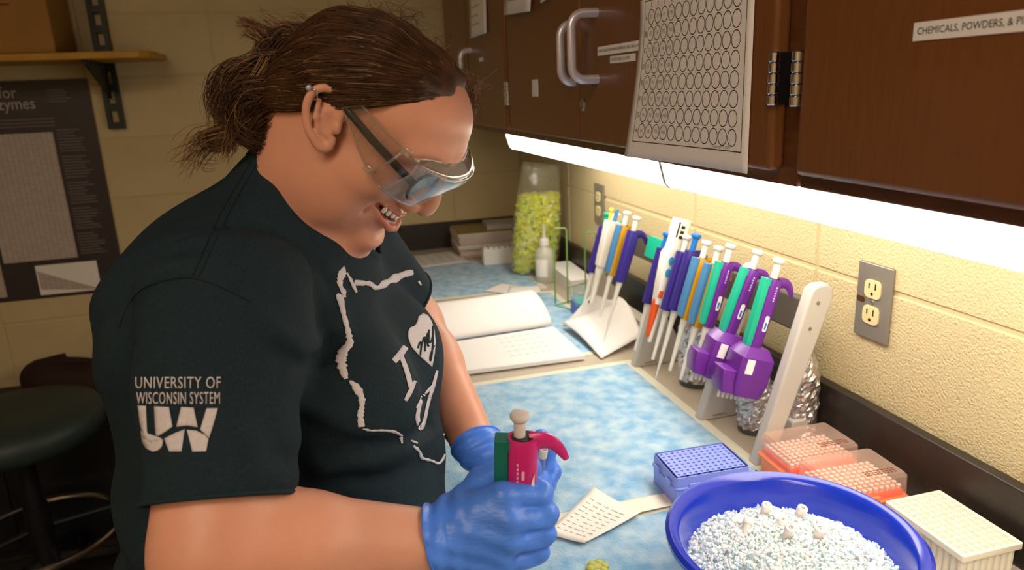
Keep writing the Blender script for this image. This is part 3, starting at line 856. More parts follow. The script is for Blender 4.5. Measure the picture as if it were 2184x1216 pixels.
# little yellow green plastic flower piece at the front edge
fl = MB()
for k in range(6):
    a = 2 * PI * k / 6; fl.lathe([(.006, 0), (.006, .005), (.004, .006)], 10, (.009 * math.cos(a), .009 * math.sin(a), 0))
fl.lathe([(.006, 0), (.006, .006)], 10)
fo = fl.build('lime_flower', mat('lime_plastic', '#c8cf56', .4, trans=.3)); fo.location = (.297, .742, BZ + .004)
tag(fo, 'small lime green plastic flower piece at the front of the near pad', 'plastic piece')

# ------------------------------------------------------------------ far end of the bench
bag = thing('plastic_bag', 'clear plastic bag full of yellow and green tube caps standing in the corner', 'bag', (.697, 2.245, BZ), -.06)
clear = thin_glass('clear_film', '#fbfbf4', .15, 1.0, .03, .10, '#f4f4ea')
def bag_sec(w):
    rx = .090 - .030 * w ** 1.5 - .012 * (1 - w) ** 3; ry = .052 * (1 - .72 * w ** 2.2)
    return rx, ry
rings = []
g = np.random.default_rng(11)
for j in range(19):
    w = j / 18; rx, ry = bag_sec(w)
    if j == 0: rx, ry = rx * .8, ry * .7
    rings.append([((rx + g.normal(0, .0013)) * math.copysign(abs(math.cos(a)) ** .75, math.cos(a)) - .012 + .022 * w, (ry + g.normal(0, .0018)) * math.copysign(abs(math.sin(a)) ** .85, math.sin(a)) - .05 * w, .002 + w * .365 - .010 * w * math.cos(a)) for a in [2 * PI * i / 40 for i in range(40)]])
bo = MB().loft(rings, caps=False).build('film', clear, bag, smooth=60)
sm = bo.modifiers.new('thick', 'SOLIDIFY'); sm.thickness = .0008
def caps_in_bag(name, n, material, seed, zt):
    g = np.random.default_rng(seed); m = MB()
    for k in range(n):
        w = g.random() ** .9 * .70
        rx, ry = bag_sec(w); a = 2 * PI * g.random(); q = math.sqrt(.25 + .75 * g.random()) * .90
        c = Vector((rx * q * math.cos(a) - .012 + .022 * w, ry * q * math.sin(a) - .05 * w, .012 + w * .365))
        d = Vector(g.normal(0, 1, 3)).normalized() * .008
        m.cyl(c - d, c + d, .0052, .0040, 7)
    return tag(m.build(name, material, bag, smooth=40), kind='stuff')
caps_in_bag('yellow_caps', 2000, mat('yellow_cap', '#e9ea2c', .4, sss=.5), 1, .6)
caps_in_bag('green_caps', 90, mat('green_cap', '#4fae2e', .4), 2, .5)
caps_in_bag('pale_caps', 420, mat('pale_cap', '#edf0b4', .4), 5, .5)

btl = thing('squeeze_bottle', 'translucent white squeeze bottle with dropper nozzle in front of the bag', 'bottle', (.686, 2.13, BZ))
btm = mat('bottle_plastic', '#e9eadb', .3, trans=.35)
MB().lathe([(.028, 0), (.0315, .003), (.0315, .085), (.030, .096), (.024, .106), (.014, .112), (.013, .118)], 32).build('body', btm, btl, smooth=50)
cp = MB().lathe([(.0155, .117), (.0155, .134), (.010, .140)], 24).build('cap', M_['white_plain'], btl)
MB().lathe([(.008, .139), (.006, .150), (.0045, .156), (.004, .170), (.0048, .171), (.003, .186)], 16).build('nozzle', btm, cp)
lb = MB(); ang = [PI + .15 + k * .11 for k in range(13)]
lb.loft([[(.0319 * math.cos(a), .0319 * math.sin(a), z) for a in ang] for z in (.022, .078)], caps=False, closed=False); lb.build('label_sticker', M_['paper'], btl)

wiregreen = mat('green_coated_wire', '#6f9a4c', .4)
wr_t = thing('wire_rack', 'green coated wire rack of tall loops beside the squeeze bottle', 'rack', (0, 0, BZ))
def uloop(name, a, b, h):
    A, Bq = Vector(a), Vector(b)
    MB().tube([A, A + Vector((0, 0, h - .004)), A.lerp(Bq, .12) + Vector((0, 0, h)), A.lerp(Bq, .88) + Vector((0, 0, h)), Bq + Vector((0, 0, h - .004)), Bq], .0022, 8).build(name, wiregreen, wr_t)
uloop('wire_loop', (.632, 1.875, .002), (.664, 1.86, .002), .218); uloop('wire_loop', (.728, 1.885, .002), (.757, 1.875, .002), .195)
MB().tube([(.622, 1.855, .0025), (.655, 1.80, .0025), (.77, 1.84, .0025), (.745, 1.91, .0025), (.622, 1.855, .0025)], .0024, 8).build('base_wire', wiregreen, wr_t)
MB().tube([(.664, 1.86, .05), (.728, 1.885, .05)], .002, 8).build('cross_wire', wiregreen, wr_t)

bb = thing('blue_tip_box', 'blue tip box with clear lid behind the pipettes of the back stand', 'box', (.700, 1.745, BZ), -.12)
MB().prism(rpoly(.118, .082, .005), 0, .034, 'z').build('base', mat('blue_box_plastic', '#4a63c8', .35), bb, bevel=.002)
MB().prism(rpoly(.108, .072, .004), .034, .044, 'z').build('tip_tray', mat('aqua_tray', '#5fc4c4', .4), bb, bevel=.001)
MB().loft([[(a, b, .034) for a, b in rpoly(.114, .078, .005)], [(a, b, .074) for a, b in rpoly(.112, .076, .005)], [(a, b, .077) for a, b in rpoly(.106, .070, .004)]]).build('lid', thin_glass('clear_lid', '#f0f6f8', .12, 1.0, .03, .15, '#e6f0f6'), bb)
wb = thing('white_carton', 'low white carton beside the black backsplash behind the green wire rack', 'box', (.745, 2.062, BZ), -.05)
MB().prism(rpoly(.07, .24, .002), 0, .040, 'z').build('tray', M_['white_plain'], wb, bevel=.001)
MB().prism(rpoly(.072, .242, .002), .040, .046, 'z').build('lid', M_['paper'], wb, bevel=.001)

wrk = thing('white_tube_rack', 'small white foam tube rack on the far blue pad', 'rack', (.611, 2.425, BZ + .004), -.12)
MB().prism(rpoly(.118, .062, .006), 0, .056, 'z').build('block', M_['white_plain'], wrk, bevel=.003)
for i in range(6): MB().prism(rpoly(.014, .058, .003), .056, .064, 'z', M=Matrix.Translation((-.049 + i * .0196, 0, 0))).build('ridge', M_['white_plain'], wrk, bevel=.001)

# magazines, each one its own thing
mcol = ['#b9a694', '#c9bdb0', '#a88f82', '#cfc6bd', '#b4a79d', '#c4b0a2', '#bfb6ae', '#cdbfa9']
for k in range(8):
    t = thing('magazine', 'magazine %s in the stack by the back wall' % ['at the very bottom', 'second from the bottom', 'third from the bottom', 'fourth from the bottom', 'fifth from the bottom', 'sixth from the bottom', 'just under the top one', 'with colourful cover on top'][k], 'magazine', (.610 + .004 * rnd.uniform(-1, 1), 2.665 + .004 * rnd.uniform(-1, 1), BZ + k * .0112), .03 * rnd.uniform(-1, 1) - .04, group='magazines in the stack')
    B(-.105, .105, -.10, .10, .0006, .0104).build('pages', mat('magazine_pages', mcol[k], .7, vary=.12, vscale=120, stretch=(.1, .1, 8)), t)
    B(-.106, .106, -.101, .101, .0104, .0110).build('cover', mat('magazine_cover', '#6d7f4a', .4, col2='#b98a5a', vscale=28) if k == 7 else M_['paper'], t, smooth=0)
bx = thing('clear_box', 'clear plastic box with a blue clip on top of the magazines', 'box', (.675, 2.64, BZ + .0898), -.04)
MB().prism(rpoly(.118, .09, .004), 0, .018, 'z').build('tray', mat('clear_tray', '#dfdcd4', .3, trans=.4), bx, bevel=.001)
MB().prism(rpoly(.12, .092, .004), .018, .024, 'z').build('lid', mat('clear_lid_far', '#e8e6df', .25, trans=.5), bx, bevel=.001)
MB().box(.040, .064, -.052, -.044, .002, .020).build('clip', mat('clip_blue', '#2b54c8', .4), bx, bevel=.001)

# ------------------------------------------------------------------ left side of the room
pst = thing('wall_poster', 'dark printed enzyme chart poster taped to the block wall', 'poster', (0, WY - .002, 0))
pm = mat('poster_ink', '#352e33', .45, vary=.08, vscale=3)
B(-1.32, -.679, -.0012, .0, .868, 1.600).build('sheet', pm, pst, smooth=0)
tbl = mat('poster_table', '#b9aca4', .6)
nt = tbl.node_tree; bk = nt.nodes.new('ShaderNodeTexBrick'); tc = nt.nodes.new('ShaderNodeTexCoord'); mp = nt.nodes.new('ShaderNodeMapping')
mp.inputs['Rotation'].default_value = (math.radians(90), 0, 0)
bk.offset = 0; bk.inputs['Color1'].default_value = srgb('#c9beb6'); bk.inputs['Color2'].default_value = srgb('#bdb1aa'); bk.inputs['Mortar'].default_value = srgb('#857a76')
bk.inputs['Scale'].default_value = 1.0; bk.inputs['Brick Width'].default_value = .016; bk.inputs['Row Height'].default_value = .0072; bk.inputs['Mortar Size'].default_value = .0006
nt.links.new(tc.outputs['Object'], mp.inputs[0]); nt.links.new(mp.outputs[0], bk.inputs['Vector']); nt.links.new(bk.outputs[0], nt.nodes['Principled BSDF'].inputs['Base Color'])
def pp(px0, px1, z0, z1, name, m): return B(px0, px1, -.0018, -.0012, z0, z1).build(name, m, pst, smooth=0)
pp(-1.040, -.812, 1.003, 1.432, 'table_panel', tbl); pp(-1.290, -1.052, .885, 1.432, 'table_panel', tbl)
tr_ = pp(-.950, -.758, .880, .985, 'legend_panel', M_['paper'])
MB().prism([(-.945, .90), (-.80, .884), (-.765, .884), (-.945, .965)], -.0022, -.0018, 'y').build('legend_wedge', tbl, tr_, smooth=0)
tit = mat('poster_title', '#b5aca8', .6)
lettering('title_lettering', 'Activity Chart for', .052, frame((-.893, -.0018, 1.562), (1, 0, 0), (0, 0, 1)), tit, pst, xs=.85, align='RIGHT')
lettering('title_lettering', 'Restriction Enzymes', .052, frame((-.845, -.0018, 1.526), (1, 0, 0), (0, 0, 1)), tit, pst, xs=.85, align='RIGHT')
ln = MB()
for k in range(3): ln.box(-1.28, -.80, -.0018, -.0012, 1.474 - k * .011, 1.478 - k * .011)
for k in range(44):
    if k % 9 == 8: continue
    ln.box(-.80, -.715 - .035 * rnd.random(), -.0018, -.0012, 1.435 - k * .0098, 1.439 - k * .0098)
for k in range(5): ln.box(-.805, -.735 - .02 * rnd.random(), -.0018, -.0012, 1.565 - k * .009, 1.5685 - k * .009)
ln.build('printed_lines', mat('poster_grey', '#6f6668', .6), pst, smooth=0)

ply = mat('plywood_edge', '#b8892c', .5, vary=.15, vscale=10, stretch=(1, 8, 8))
sh = thing('wall_shelf', 'yellow wooden shelf board on a black slotted bracket', 'shelf', (0, 0, 0))
pl = [(-1.7, 2.505), (-.455, 2.505), (-.43, 2.53), (-.42, 2.56), (-.42, WY - .03), (-1.7, WY - .03)]
MB().prism(pl, 1.645, 1.666, 'z').build('board', ply, sh, bevel=.003)
blk_ = mat('black_steel', '#15201c', .45)
st = MB()
def slotted(z0, z1, x):
    st.box(x - .026, x - .011, WY - .022, WY - .001, z0, z1).box(x + .011, x + .026, WY - .022, WY - .001, z0, z1)
    z = z0
    while z < z1:
        st.box(x - .011, x + .011, WY - .022, WY - .001, z, min(z1, z + .022)); z += .062
slotted(1.432, 2.2, -.612)
st.build('slotted_upright', blk_, sh, smooth=0)
st = MB(); slotted(1.432, 2.2, -1.5); st.build('slotted_upright', blk_, sh, smooth=0)
for x in (-.612, -1.5):
    MB().prism([(WY - .022, 1.644), (WY - .27, 1.644), (WY - .27, 1.632), (WY - .022, 1.53)], x - .003, x + .003, 'x').build('gusset', blk_, sh)
    B(x - .012, x + .012, WY - .27, WY - .022, 1.639, 1.6445).build('bracket_flange', blk_, sh)
card = mat('cardboard', '#9a7136', .8, vary=.08, vscale=12)
cb = thing('cardboard_box', 'brown cardboard carton on the wall shelf', 'box', (-.93, 2.645, 1.6665), .02)
B(-.245, .245, -.12, .12, 0, .30).build('carton', card, cb, bevel=.003)
MB().box(-.10, -.03, -.1208, -.120, 0, .30).build('tape', mat('brown_tape', '#a8803f', .3), cb, smooth=0)
for k in range(3): B(.08, .19 - .02 * k, -.1208, -.120, .165 - k * .016, .170 - k * .016).build('printed_line', mat('carton_print', '#5d4320', .8), cb, smooth=0)
tag(B(-.034, .078, WY - .004, WY - .0005, 1.737, 1.762).build('wall_strip', M_['black'], bevel=.001), 'short black plastic strip stuck high on the block wall behind the hair', 'strip')

stool = thing('lab_stool', 'dark green round stool with a chrome foot ring', 'stool', (-.935, 2.335, 0))
vin = mat('dark_green_vinyl', '#2c3a38', .5, bump=.1, bscale=200)
MB().lathe([(.02, .535), (.19, .535), (.225, .548), (.243, .575), (.243, .60), (.228, .628), (.19, .640), (.10, .638), (.001, .636)], 48).build('seat', vin, stool, smooth=60)
MB().lathe([(.035, .10), (.035, .32), (.025, .32), (.025, .535)], 20).build('column', M_['black'], stool)
for k in range(5):
    a = 2 * PI * k / 5 + .3; l = MB().tube([(.03 * math.cos(a), .03 * math.sin(a), .12), (.15 * math.cos(a), .15 * math.sin(a), .09), (.225 * math.cos(a), .225 * math.sin(a), .07)], [.024, .02, .016], 10).build('leg', M_['black'], stool)
    MB().lathe([(.012, 0), (.03, .01), (.03, .05), (.012, .062)], 14, (.225 * math.cos(a), .225 * math.sin(a), .0)).build('caster', M_['black'], l)
ringp = [(.225 * math.cos(2 * PI * k / 40), .225 * math.sin(2 * PI * k / 40), .22) for k in range(41)]
rg = MB().tube(ringp, .011, 10, caps=False).build('foot_ring', M_['chrome'], stool)
for k in range(4):
    a = PI / 2 * k + .5; MB().tube([(.03 * math.cos(a), .03 * math.sin(a), .24), (.22 * math.cos(a), .22 * math.sin(a), .22)], .008, 8).build('spoke', M_['black'], rg)
bkr = []
for j in range(5):
    bkr.append([(-.29 - .03 * math.cos(t) + .0, .20 * math.sin(t) * (1 - .1 * abs(j - 2)) + .02, .70 + j * .05 + 0) for t in [-1 + 2 * i / 10 for i in range(11)]] + [(-.25 - .03 * math.cos(t), .20 * math.sin(t) * (1 - .1 * abs(j - 2)) + .02, .70 + j * .05) for t in [1 - 2 * i / 10 for i in range(11)]])
MB().loft(bkr).build('backrest', vin, stool, smooth=40, bevel=.01)
MB().tube([(-.15, 0, .55), (-.30, .02, .56), (-.325, .02, .72)], .014, 8).build('back_post', M_['black'], stool)

lowc = thing('dark_fill_cabinet', 'low black cabinet added to fill the dark area behind the stool', 'cabinet', (0, 0, 0))  # added black body that fills the dark area under and behind the stool
B(-1.6, -.12, 2.605, WY - .002, .0, .56).build('body', M_['black'], lowc, bevel=.004)
for k in range(3): 
    d = B(-1.58 + k * .49, -1.11 + k * .49, 2.597, 2.605, .03, .53).build('door', M_['black'], lowc, bevel=.003)
    MB().tube([(-1.2 + k * .49, 2.597, .45), (-1.2 + k * .49, 2.583, .45), (-1.2 + k * .49, 2.583, .50), (-1.2 + k * .49, 2.597, .50)], .004, 8).build('handle', M_['steel'], d)
bagm = mat('maroon_cloth', '#2c1512', .8, bump=.3, bscale=60)
bp = thing('cloth_bag', 'dark maroon cloth bag slumped behind the stool', 'bag', (-.83, 2.70, .5605))
rings = []
for j in range(9):
    w = j / 8; q = math.sqrt(max(0, 1 - w ** 2.4)) * .98 + .02
    rings.append([((.20 + .012 * math.sin(5 * a)) * math.cos(a) * q - .05 * w, .09 * math.sin(a) * q, .11 * w - .02 * w * math.cos(a)) for a in [2 * PI * i / 28 for i in range(28)]])
MB().loft(rings).build('body', bagm, bp, smooth=60)
MB().tube([(-.12, 0, .085), (-.10, -.03, .105), (-.03, -.03, .108), (.02, 0, .085)], .008, 8).build('strap', bagm, bp)
# ------------------------------------------------------------------ the person: smooth-blended volumes turned into continuous meshes
F32 = np.float32
def V3(*a): return np.array(a, F32)
def seg(P, a, b, r0, r1):
    a = np.asarray(a, F32); b = np.asarray(b, F32); ab = b - a
    t = np.clip(((P - a) @ ab) / float(ab @ ab), 0, 1)
    d = P - a - t[:, None] * ab
    return np.sqrt(np.einsum('ij,ij->i', d, d)) - (r0 + (r1 - r0) * t)
def ell(P, c, r, R=None):
    q = P - np.asarray(c, F32)
    if R is not None: q = q @ np.asarray(R, F32)
    r = np.asarray(r, F32)
    k0 = np.sqrt(((q / r) ** 2).sum(1)); k1 = np.sqrt(((q / (r * r)) ** 2).sum(1)) + 1e-9
    return k0 * (k0 - 1) / k1
def sm(a, b, k):
    h = np.clip(.5 + .5 * (b - a) / k, 0, 1)
    return b + (a - b) * h - k * h * (1 - h)
def ssub(a, b, k):          # a minus b
    return -sm(-a, b, k)
def chain(P, pts, rad, k=.004):
    d = None
    for i in range(len(pts) - 1):
        e = seg(P, pts[i], pts[i + 1], rad[i], rad[i + 1])
        d = e if d is None else sm(d, e, k)
    return d
def polygonize(sdf, lo, hi, h, nb=8, slack=1.6, relax=3):
    lo = np.asarray(lo, float); hi = np.asarray(hi, float); H = h * nb
    nbk = np.ceil((hi - lo) / H).astype(int)
    g = np.stack(np.meshgrid(*[np.arange(n) for n in nbk], indexing='ij'), -1).reshape(-1, 3)
    cen = (lo + (g + .5) * H).astype(F32)
    d = sdf(cen)
    g = g[np.abs(d) < H * .87 * slack]
    n1 = nb + 1
    off = np.stack(np.meshgrid(*[np.arange(n1)] * 3, indexing='ij'), -1).reshape(-1, 3)
    N = len(g)
    vals = np.empty((N, n1 ** 3), F32)
    for s in range(0, N, 800):
        P = (lo + (g[s:s + 800, None, :] * nb + off[None]) * h).astype(F32).reshape(-1, 3)
        vals[s:s + 800] = sdf(P).reshape(-1, n1 ** 3)
    vals = vals.reshape(N, n1, n1, n1)
    ins = vals < 0
    cnt = np.zeros((N, nb, nb, nb), np.int8)
    for dx in (0, 1):
        for dy in (0, 1):
            for dz in (0, 1): cnt += ins[:, dx:dx + nb, dy:dy + nb, dz:dz + nb]
    act = (cnt > 0) & (cnt < 8)
    bi, ci, cj, ck = np.nonzero(act)
    cell = g[bi] * nb + np.stack([ci, cj, ck], 1)
    acc = np.zeros((len(bi), 3)); num = np.zeros(len(bi))
    cor = [(a, b, c) for a in (0, 1) for b in (0, 1) for c in (0, 1)]
    for p in cor:
        for ax in range(3):
            if p[ax]: continue
            q = list(p); q[ax] = 1
            va = vals[bi, ci + p[0], cj + p[1], ck + p[2]]; vb = vals[bi, ci + q[0], cj + q[1], ck + q[2]]
            m = (va < 0) != (vb < 0)
            t = np.where(m, va / np.where(m, va - vb, 1), 0)
            pt = np.tile(np.array(p, float), (len(bi), 1)); pt[:, ax] = t
            acc[m] += pt[m]; num[m] += 1
    vert = lo + (cell + acc / num[:, None]) * h
    D = (nbk * nb + 4).astype(np.int64)
    key = (cell[:, 0].astype(np.int64) * D[1] + cell[:, 1]) * D[2] + cell[:, 2]
    order = np.argsort(key); sk = key[order]
    def find(c):
        k = (c[:, 0].astype(np.int64) * D[1] + c[:, 1]) * D[2] + c[:, 2]
        i = np.clip(np.searchsorted(sk, k), 0, len(sk) - 1)
        return np.where(sk[i] == k, order[i], -1)
    quads = []
    for ax in range(3):
        sl0 = [slice(0, nb)] * 3; sl1 = [slice(0, nb)] * 3; sl1[ax] = slice(1, nb + 1)
        a = ins[(slice(None), *sl0)]; b = ins[(slice(None), *sl1)]
        e = np.nonzero(a != b)
        c = g[e[0]] * nb + np.stack(e[1:], 1)
        u, w = [(1, 2), (2, 0), (0, 1)][ax]
        du = np.zeros(3, int); du[u] = 1; dw = np.zeros(3, int); dw[w] = 1
        Q = np.stack([find(c), find(c - du), find(c - du - dw), find(c - dw)], 1)
        fl = ~a[e]
        Q[fl] = Q[fl][:, ::-1]
        quads.append(Q[(Q >= 0).all(1)])
    Q = np.concatenate(quads)
    # relax and pull back onto the surface
    E = np.concatenate([Q[:, [0, 1]], Q[:, [1, 2]], Q[:, [2, 3]], Q[:, [3, 0]]])
    for it in range(relax):
        s = np.zeros_like(vert); n = np.zeros(len(vert))
        for k in range(3):
            s[:, k] = np.bincount(E[:, 0], vert[E[:, 1], k], len(vert)) + np.bincount(E[:, 1], vert[E[:, 0], k], len(vert))
        n = np.bincount(E[:, 0], minlength=len(vert)) + np.bincount(E[:, 1], minlength=len(vert))
        vert = .5 * vert + .5 * s / np.maximum(n, 1)[:, None]
        P = vert.astype(F32); d0 = sdf(P); e = h * .4
        gr = np.stack([sdf(P + V3(*(e if i == k else 0 for i in range(3)))) - d0 for k in range(3)], 1) / e
        L2 = np.maximum((gr ** 2).sum(1), .25)
        vert = vert - np.clip(d0 / L2, -h, h)[:, None] * gr
    return vert, Q
def np_mesh(name, v, f):
    me = bpy.data.meshes.new(name)
    v = np.asarray(v, F32); f = np.asarray(f, np.int32); k = f.shape[1]
    me.vertices.add(len(v)); me.vertices.foreach_set('co', v.ravel())
    me.loops.add(len(f) * k); me.loops.foreach_set('vertex_index', f.ravel())
    me.polygons.add(len(f)); me.polygons.foreach_set('loop_start', np.arange(0, len(f) * k, k, dtype=np.int32))
    me.update(calc_edges=True)
    return me
def fnoise(P, f, seed=0):
    """cheap smooth noise from a few rotated sines, about -1..1"""
    g = np.random.default_rng(seed); s = np.zeros(len(P), F32)
    for k in range(5):
        w = g.normal(0, 1, 3); w = (w / np.linalg.norm(w) * f * (0.7 + .8 * g.random())).astype(F32)
        s += np.sin(P @ w + F32(g.random() * 6.28))
    return s / 3.2

# ---- pose
def rotm(a, ax):
    return np.array(Matrix.Rotation(a, 3, ax))
HR = (rotm(math.radians(-26), 'Z') @ rotm(math.radians(41.24), 'Y') @ rotm(math.radians(4.4), 'X'))
HT = np.array([.0575, .794, 1.4878])
HM = Matrix.Translation(Vector(HT)) @ Matrix([list(r) for r in HR]).to_4x4()
def HL(*p): return HR @ np.array(p) + HT           # head local -> world
FWD = np.array([.94, -.34, 0]); LFT = np.array([.34, .94, 0])
R_SH = np.array([-.092, .69, 1.318]); R_EL = np.array([-.110, .5835, 1.145]); R_WR = np.array([.082, .611, 1.088])
L_SH = np.array([.025, 1.02, 1.330]); L_EL = np.array([.125, 1.085, 1.160]); L_WR = np.array([.178, .865, 1.042])
NECK = np.array([-.012, .862, 1.395])
TB = np.stack([FWD, LFT, [0, 0, 1]], 1)             # torso basis

# ---- head
def spline(pts, n=4):
    P = [np.array(p, float) for p in pts]; out = []
    for i in range(len(P) - 1):
        p0, p1, p2, p3 = P[max(i - 1, 0)], P[i], P[i + 1], P[min(i + 2, len(P) - 1)]
        for k in range(n):
            t = k / n
            out.append(.5 * ((2 * p1) + (p2 - p0) * t + (2 * p0 - 5 * p1 + 4 * p2 - p3) * t * t + (3 * p1 - p0 - 3 * p2 + p3) * t ** 3))
    out.append(P[-1]); return out
EA = .36
def ear_map(x, z, y, s):
    k = .80
    return ((x * math.cos(EA) - z * math.sin(EA)) * k + .002, s * y, (z * math.cos(EA) + x * math.sin(EA)) * k + .004)
def ear_pts(s):
    c = [(.010, .004), (.012, .020), (.006, .034), (-.006, .040), (-.018, .036), (-.025, .022), (-.025, .006), (-.020, -.010), (-.012, -.022), (-.004, -.030), (.004, -.028), (.007, -.018)]
    return spline([ear_map(x, z, .0725 + .003 + .014 * max(0, min(1, (-x + .008) / .03)), s) for x, z in c], 3)
def head_sdf(P, coarse=False):
    q = ((P - HT.astype(F32)) @ HR.astype(F32)).astype(F32)
    a = q.copy(); a[:, 1] = np.abs(a[:, 1])           # mirrored copy for paired features
    d = ell(q, (.000, 0, .030), (.086, .0725, .069))
    d = sm(d, ell(q, (.048, 0, .046), (.057, .060, .047)), .03)
    d = sm(d, ell(q, (.035, 0, -.018), (.054, .064, .062)), .022)
    d = sm(d, ell(a, (.050, .043, -.024), (.030, .024, .024)), .014)
    d = sm(d, ell(q, (.031, 0, -.068), (.052, .060, .042)), .018)
    d = sm(d, ell(q, (.014, 0, -.084), (.050, .048, .026)), .022)
    d = sm(d, ell(q, (.077, 0, -.097), (.0185, .024, .0165)), .016)
    d = sm(d, ell(a, (.020, .052, -.058), (.038, .020, .042)), .02)
    # brow
    d = sm(d, chain(a, [(.100, 0, .032), (.095, .026, .031), (.078, .050, .024)], [.010, .010, .008]), .016)
    # eye sockets and lids
    d = ssub(d, ell(a, (.106, .031, .006), (.020, .020, .012)), .012)
    d = sm(d, ell(a, (.080, .032, .003), (.0155, .0165, .0125)), .004)
    # nose
    d = sm(d, chain(q, [(.096, 0, .022), (.104, 0, .002), (.1110, 0, -.021)], [.008, .0088, .0105]), .010)
    d = sm(d, ell(q, (.1095, 0, -.0305), (.0125, .0135, .0120)), .006)
    d = sm(d, ell(a, (.0955, .0150, -.0345), (.0130, .0078, .0095)), .006)
    d = ssub(d, ell(a, (.104, .0065, -.0430), (.006, .0035, .004)), .003)
    # muzzle and smiling mouth
    d = sm(d, ell(q, (.070, 0, -.060), (.025, .026, .024)), .012)
    up = [(.0960, 0, -.0545), (.0935, .010, -.0535), (.0848, .021, -.0512), (.0705, .0325, -.0480)]
    lw = [(.0980, 0, -.0740), (.0945, .011, -.0722), (.0852, .022, -.0650), (.0705, .0325, -.0505)]
    cav = chain(a, [(.0985, 0, -.0640), (.0940, .012, -.0620), (.0855, .021, -.0570), (.0745, .0298, -.0520)], [.0054, .0054, .0046, .0030])
    d = sm(d, chain(a, up, [.0034, .0033, .0029, .0018]), .004)
    d = sm(d, chain(a, lw, [.0046, .0043, .0034, .0018]), .005)
    d = ssub(d, cav, .002)
    d = ssub(d, ell(q, (.097, 0, -.0895), (.010, .022, .0045)), .010)       # crease above chin
    d = ssub(d, chain(a, [(.088, .024, -.036), (.074, .039, -.050), (.067, .041, -.062)], [.0012, .0018, .0002]), .008)   # smile fold
    # ears (worked out only where they can matter)
    for s in (-1, 1):
        near = np.nonzero(((q - V3(-.004, s * .08, .004)) ** 2).sum(1) < .055 ** 2)[0]
        if len(near) == 0: continue
        Q_ = q[near]; ep = ear_pts(s)
        rr_ = np.interp(np.linspace(0, 11, len(ep)), range(12), [.0030, .0034, .0036, .0036, .0036, .0036, .0034, .0035, .0042, .0048, .0042, .0030])
        e = chain(Q_, ep, list(rr_), .0015)
        RE = rotm(-EA, 'Y')
        e = sm(e, ell(Q_, ear_map(-.007, .004, .0785, s), (.0130, .0045, .0230), RE), .005)
        e = ssub(e, ell(Q_, ear_map(.002, .000, .0865, s), (.0072, .0066, .0110), RE), .004)
        e = ssub(e, ell(Q_, ear_map(-.002, .026, .0870, s), (.0060, .0040, .0050), RE), .003)
        e = sm(e, chain(Q_, [ear_map(-.014, .024, .0860, s), ear_map(-.014, .004, .0855, s), ear_map(-.009, -.012, .083, s)], [.0022, .0026, .0022], .003), .003)
        e = sm(e, ell(Q_, ear_map(.0105, -.003, .0775, s), (.0036, .0045, .0060), RE), .003)
        d[near] = sm(d[near], e, .005)
    return d
def neck_sdf(P):
    a = HL(-.030, 0, -.020); b = NECK + np.array([-.004, .006, -.03])
    d = seg(P, a, b, .058, .066)
    d = sm(d, seg(P, HL(-.012, 0, -.052), NECK + .010 * FWD + np.array([0, 0, -.02]), .044, .050), .035)
    return d
def head_neck(P):
    d = sm(head_sdf(P), neck_sdf(P), .022)
    cut = seg(P, NECK + np.array([-.02, .02, -.10]), NECK + np.array([-.02, .02, -.11]), .13, .13)
    d = sm(d, ell(P, NECK + np.array([-.03, .02, -.06]), (.10, .13, .05), TB), .05)
    return d

# ---- arms and hands (skin)
HX = np.array(cam.matrix_world.to_3x3().col[0]); HU = np.array(cam.matrix_world.to_3x3().col[1]); HN = np.array(cam.matrix_world.to_3x3().col[2])
def RH(r, u, n): return R_WR + r * HX + u * HU + n * HN
def culled(fn, P, g, c, r=.19):
    d = np.sqrt(((P - np.asarray(c, F32)) ** 2).sum(1)) - .12
    near = np.nonzero(d < r - .12)[0]
    if len(near): d[near] = np.minimum(fn(P[near], g), d[near] + .14)
    return d
def right_hand(P, g): return culled(right_hand_, P, g, RH(.045, .012, -.008))
def left_hand(P, g): return culled(left_hand_, P, g, LH(.045, -.020, -.004))
def right_hand_(P, g):
    """g = extra thickness of the glove"""
    tops = [(.060, .047, .010), (.066, .026, .014), (.064, .006, .012), (.056, -.018, .006)]
    pips = [(.0965, .0465, -.004), (.1015, .0270, -.003), (.0995, .0070, -.006), (.0940, -.0125, -.011)]
    dips = [(.093, .043, -.031), (.096, .024, -.031), (.094, .004, -.033), (.088, -.017, -.034)]
    tip = [(.068, .042, -.036), (.070, .022, -.038), (.069, .002, -.039), (.066, -.019, -.039)]
    d = seg(P, RH(-.01, -.004, -.004), RH(.022, .010, -.004), .031 + g, .030 + g)
    for i in range(4):
        d = sm(d, seg(P, RH(.014, .022 - .017 * i, .0), RH(*tops[i]), .019 + g, .0145 + g), .014)
    d = sm(d, seg(P, RH(.02, .02, -.014), RH(.05, .03, -.018), .020 + g, .016 + g), .016)
    for i in range(4):
        s = [.0122, .0120, .0115, .0105][i] + g
        f = seg(P, RH(*tops[i]), RH(*pips[i]), s * 1.12, s)
        f = sm(f, seg(P, RH(*pips[i]), RH(*dips[i]), s, s * .92), .004)
        f = sm(f, seg(P, RH(*dips[i]), RH(*tip[i]), s * .92, s * .8), .004)
        d = sm(d, f, .0035)
    th = chain(P, [RH(.010, .022, -.018), RH(.040, .050, -.034), RH(.068, .062, -.040), RH(.088, .066, -.034)], [.018 + g, .0145 + g, .0125 + g, .0105 + g], .006)
    return sm(d, th, .010)
def LH(r, u, n): return L_WR + r * HX + u * HU + n * HN
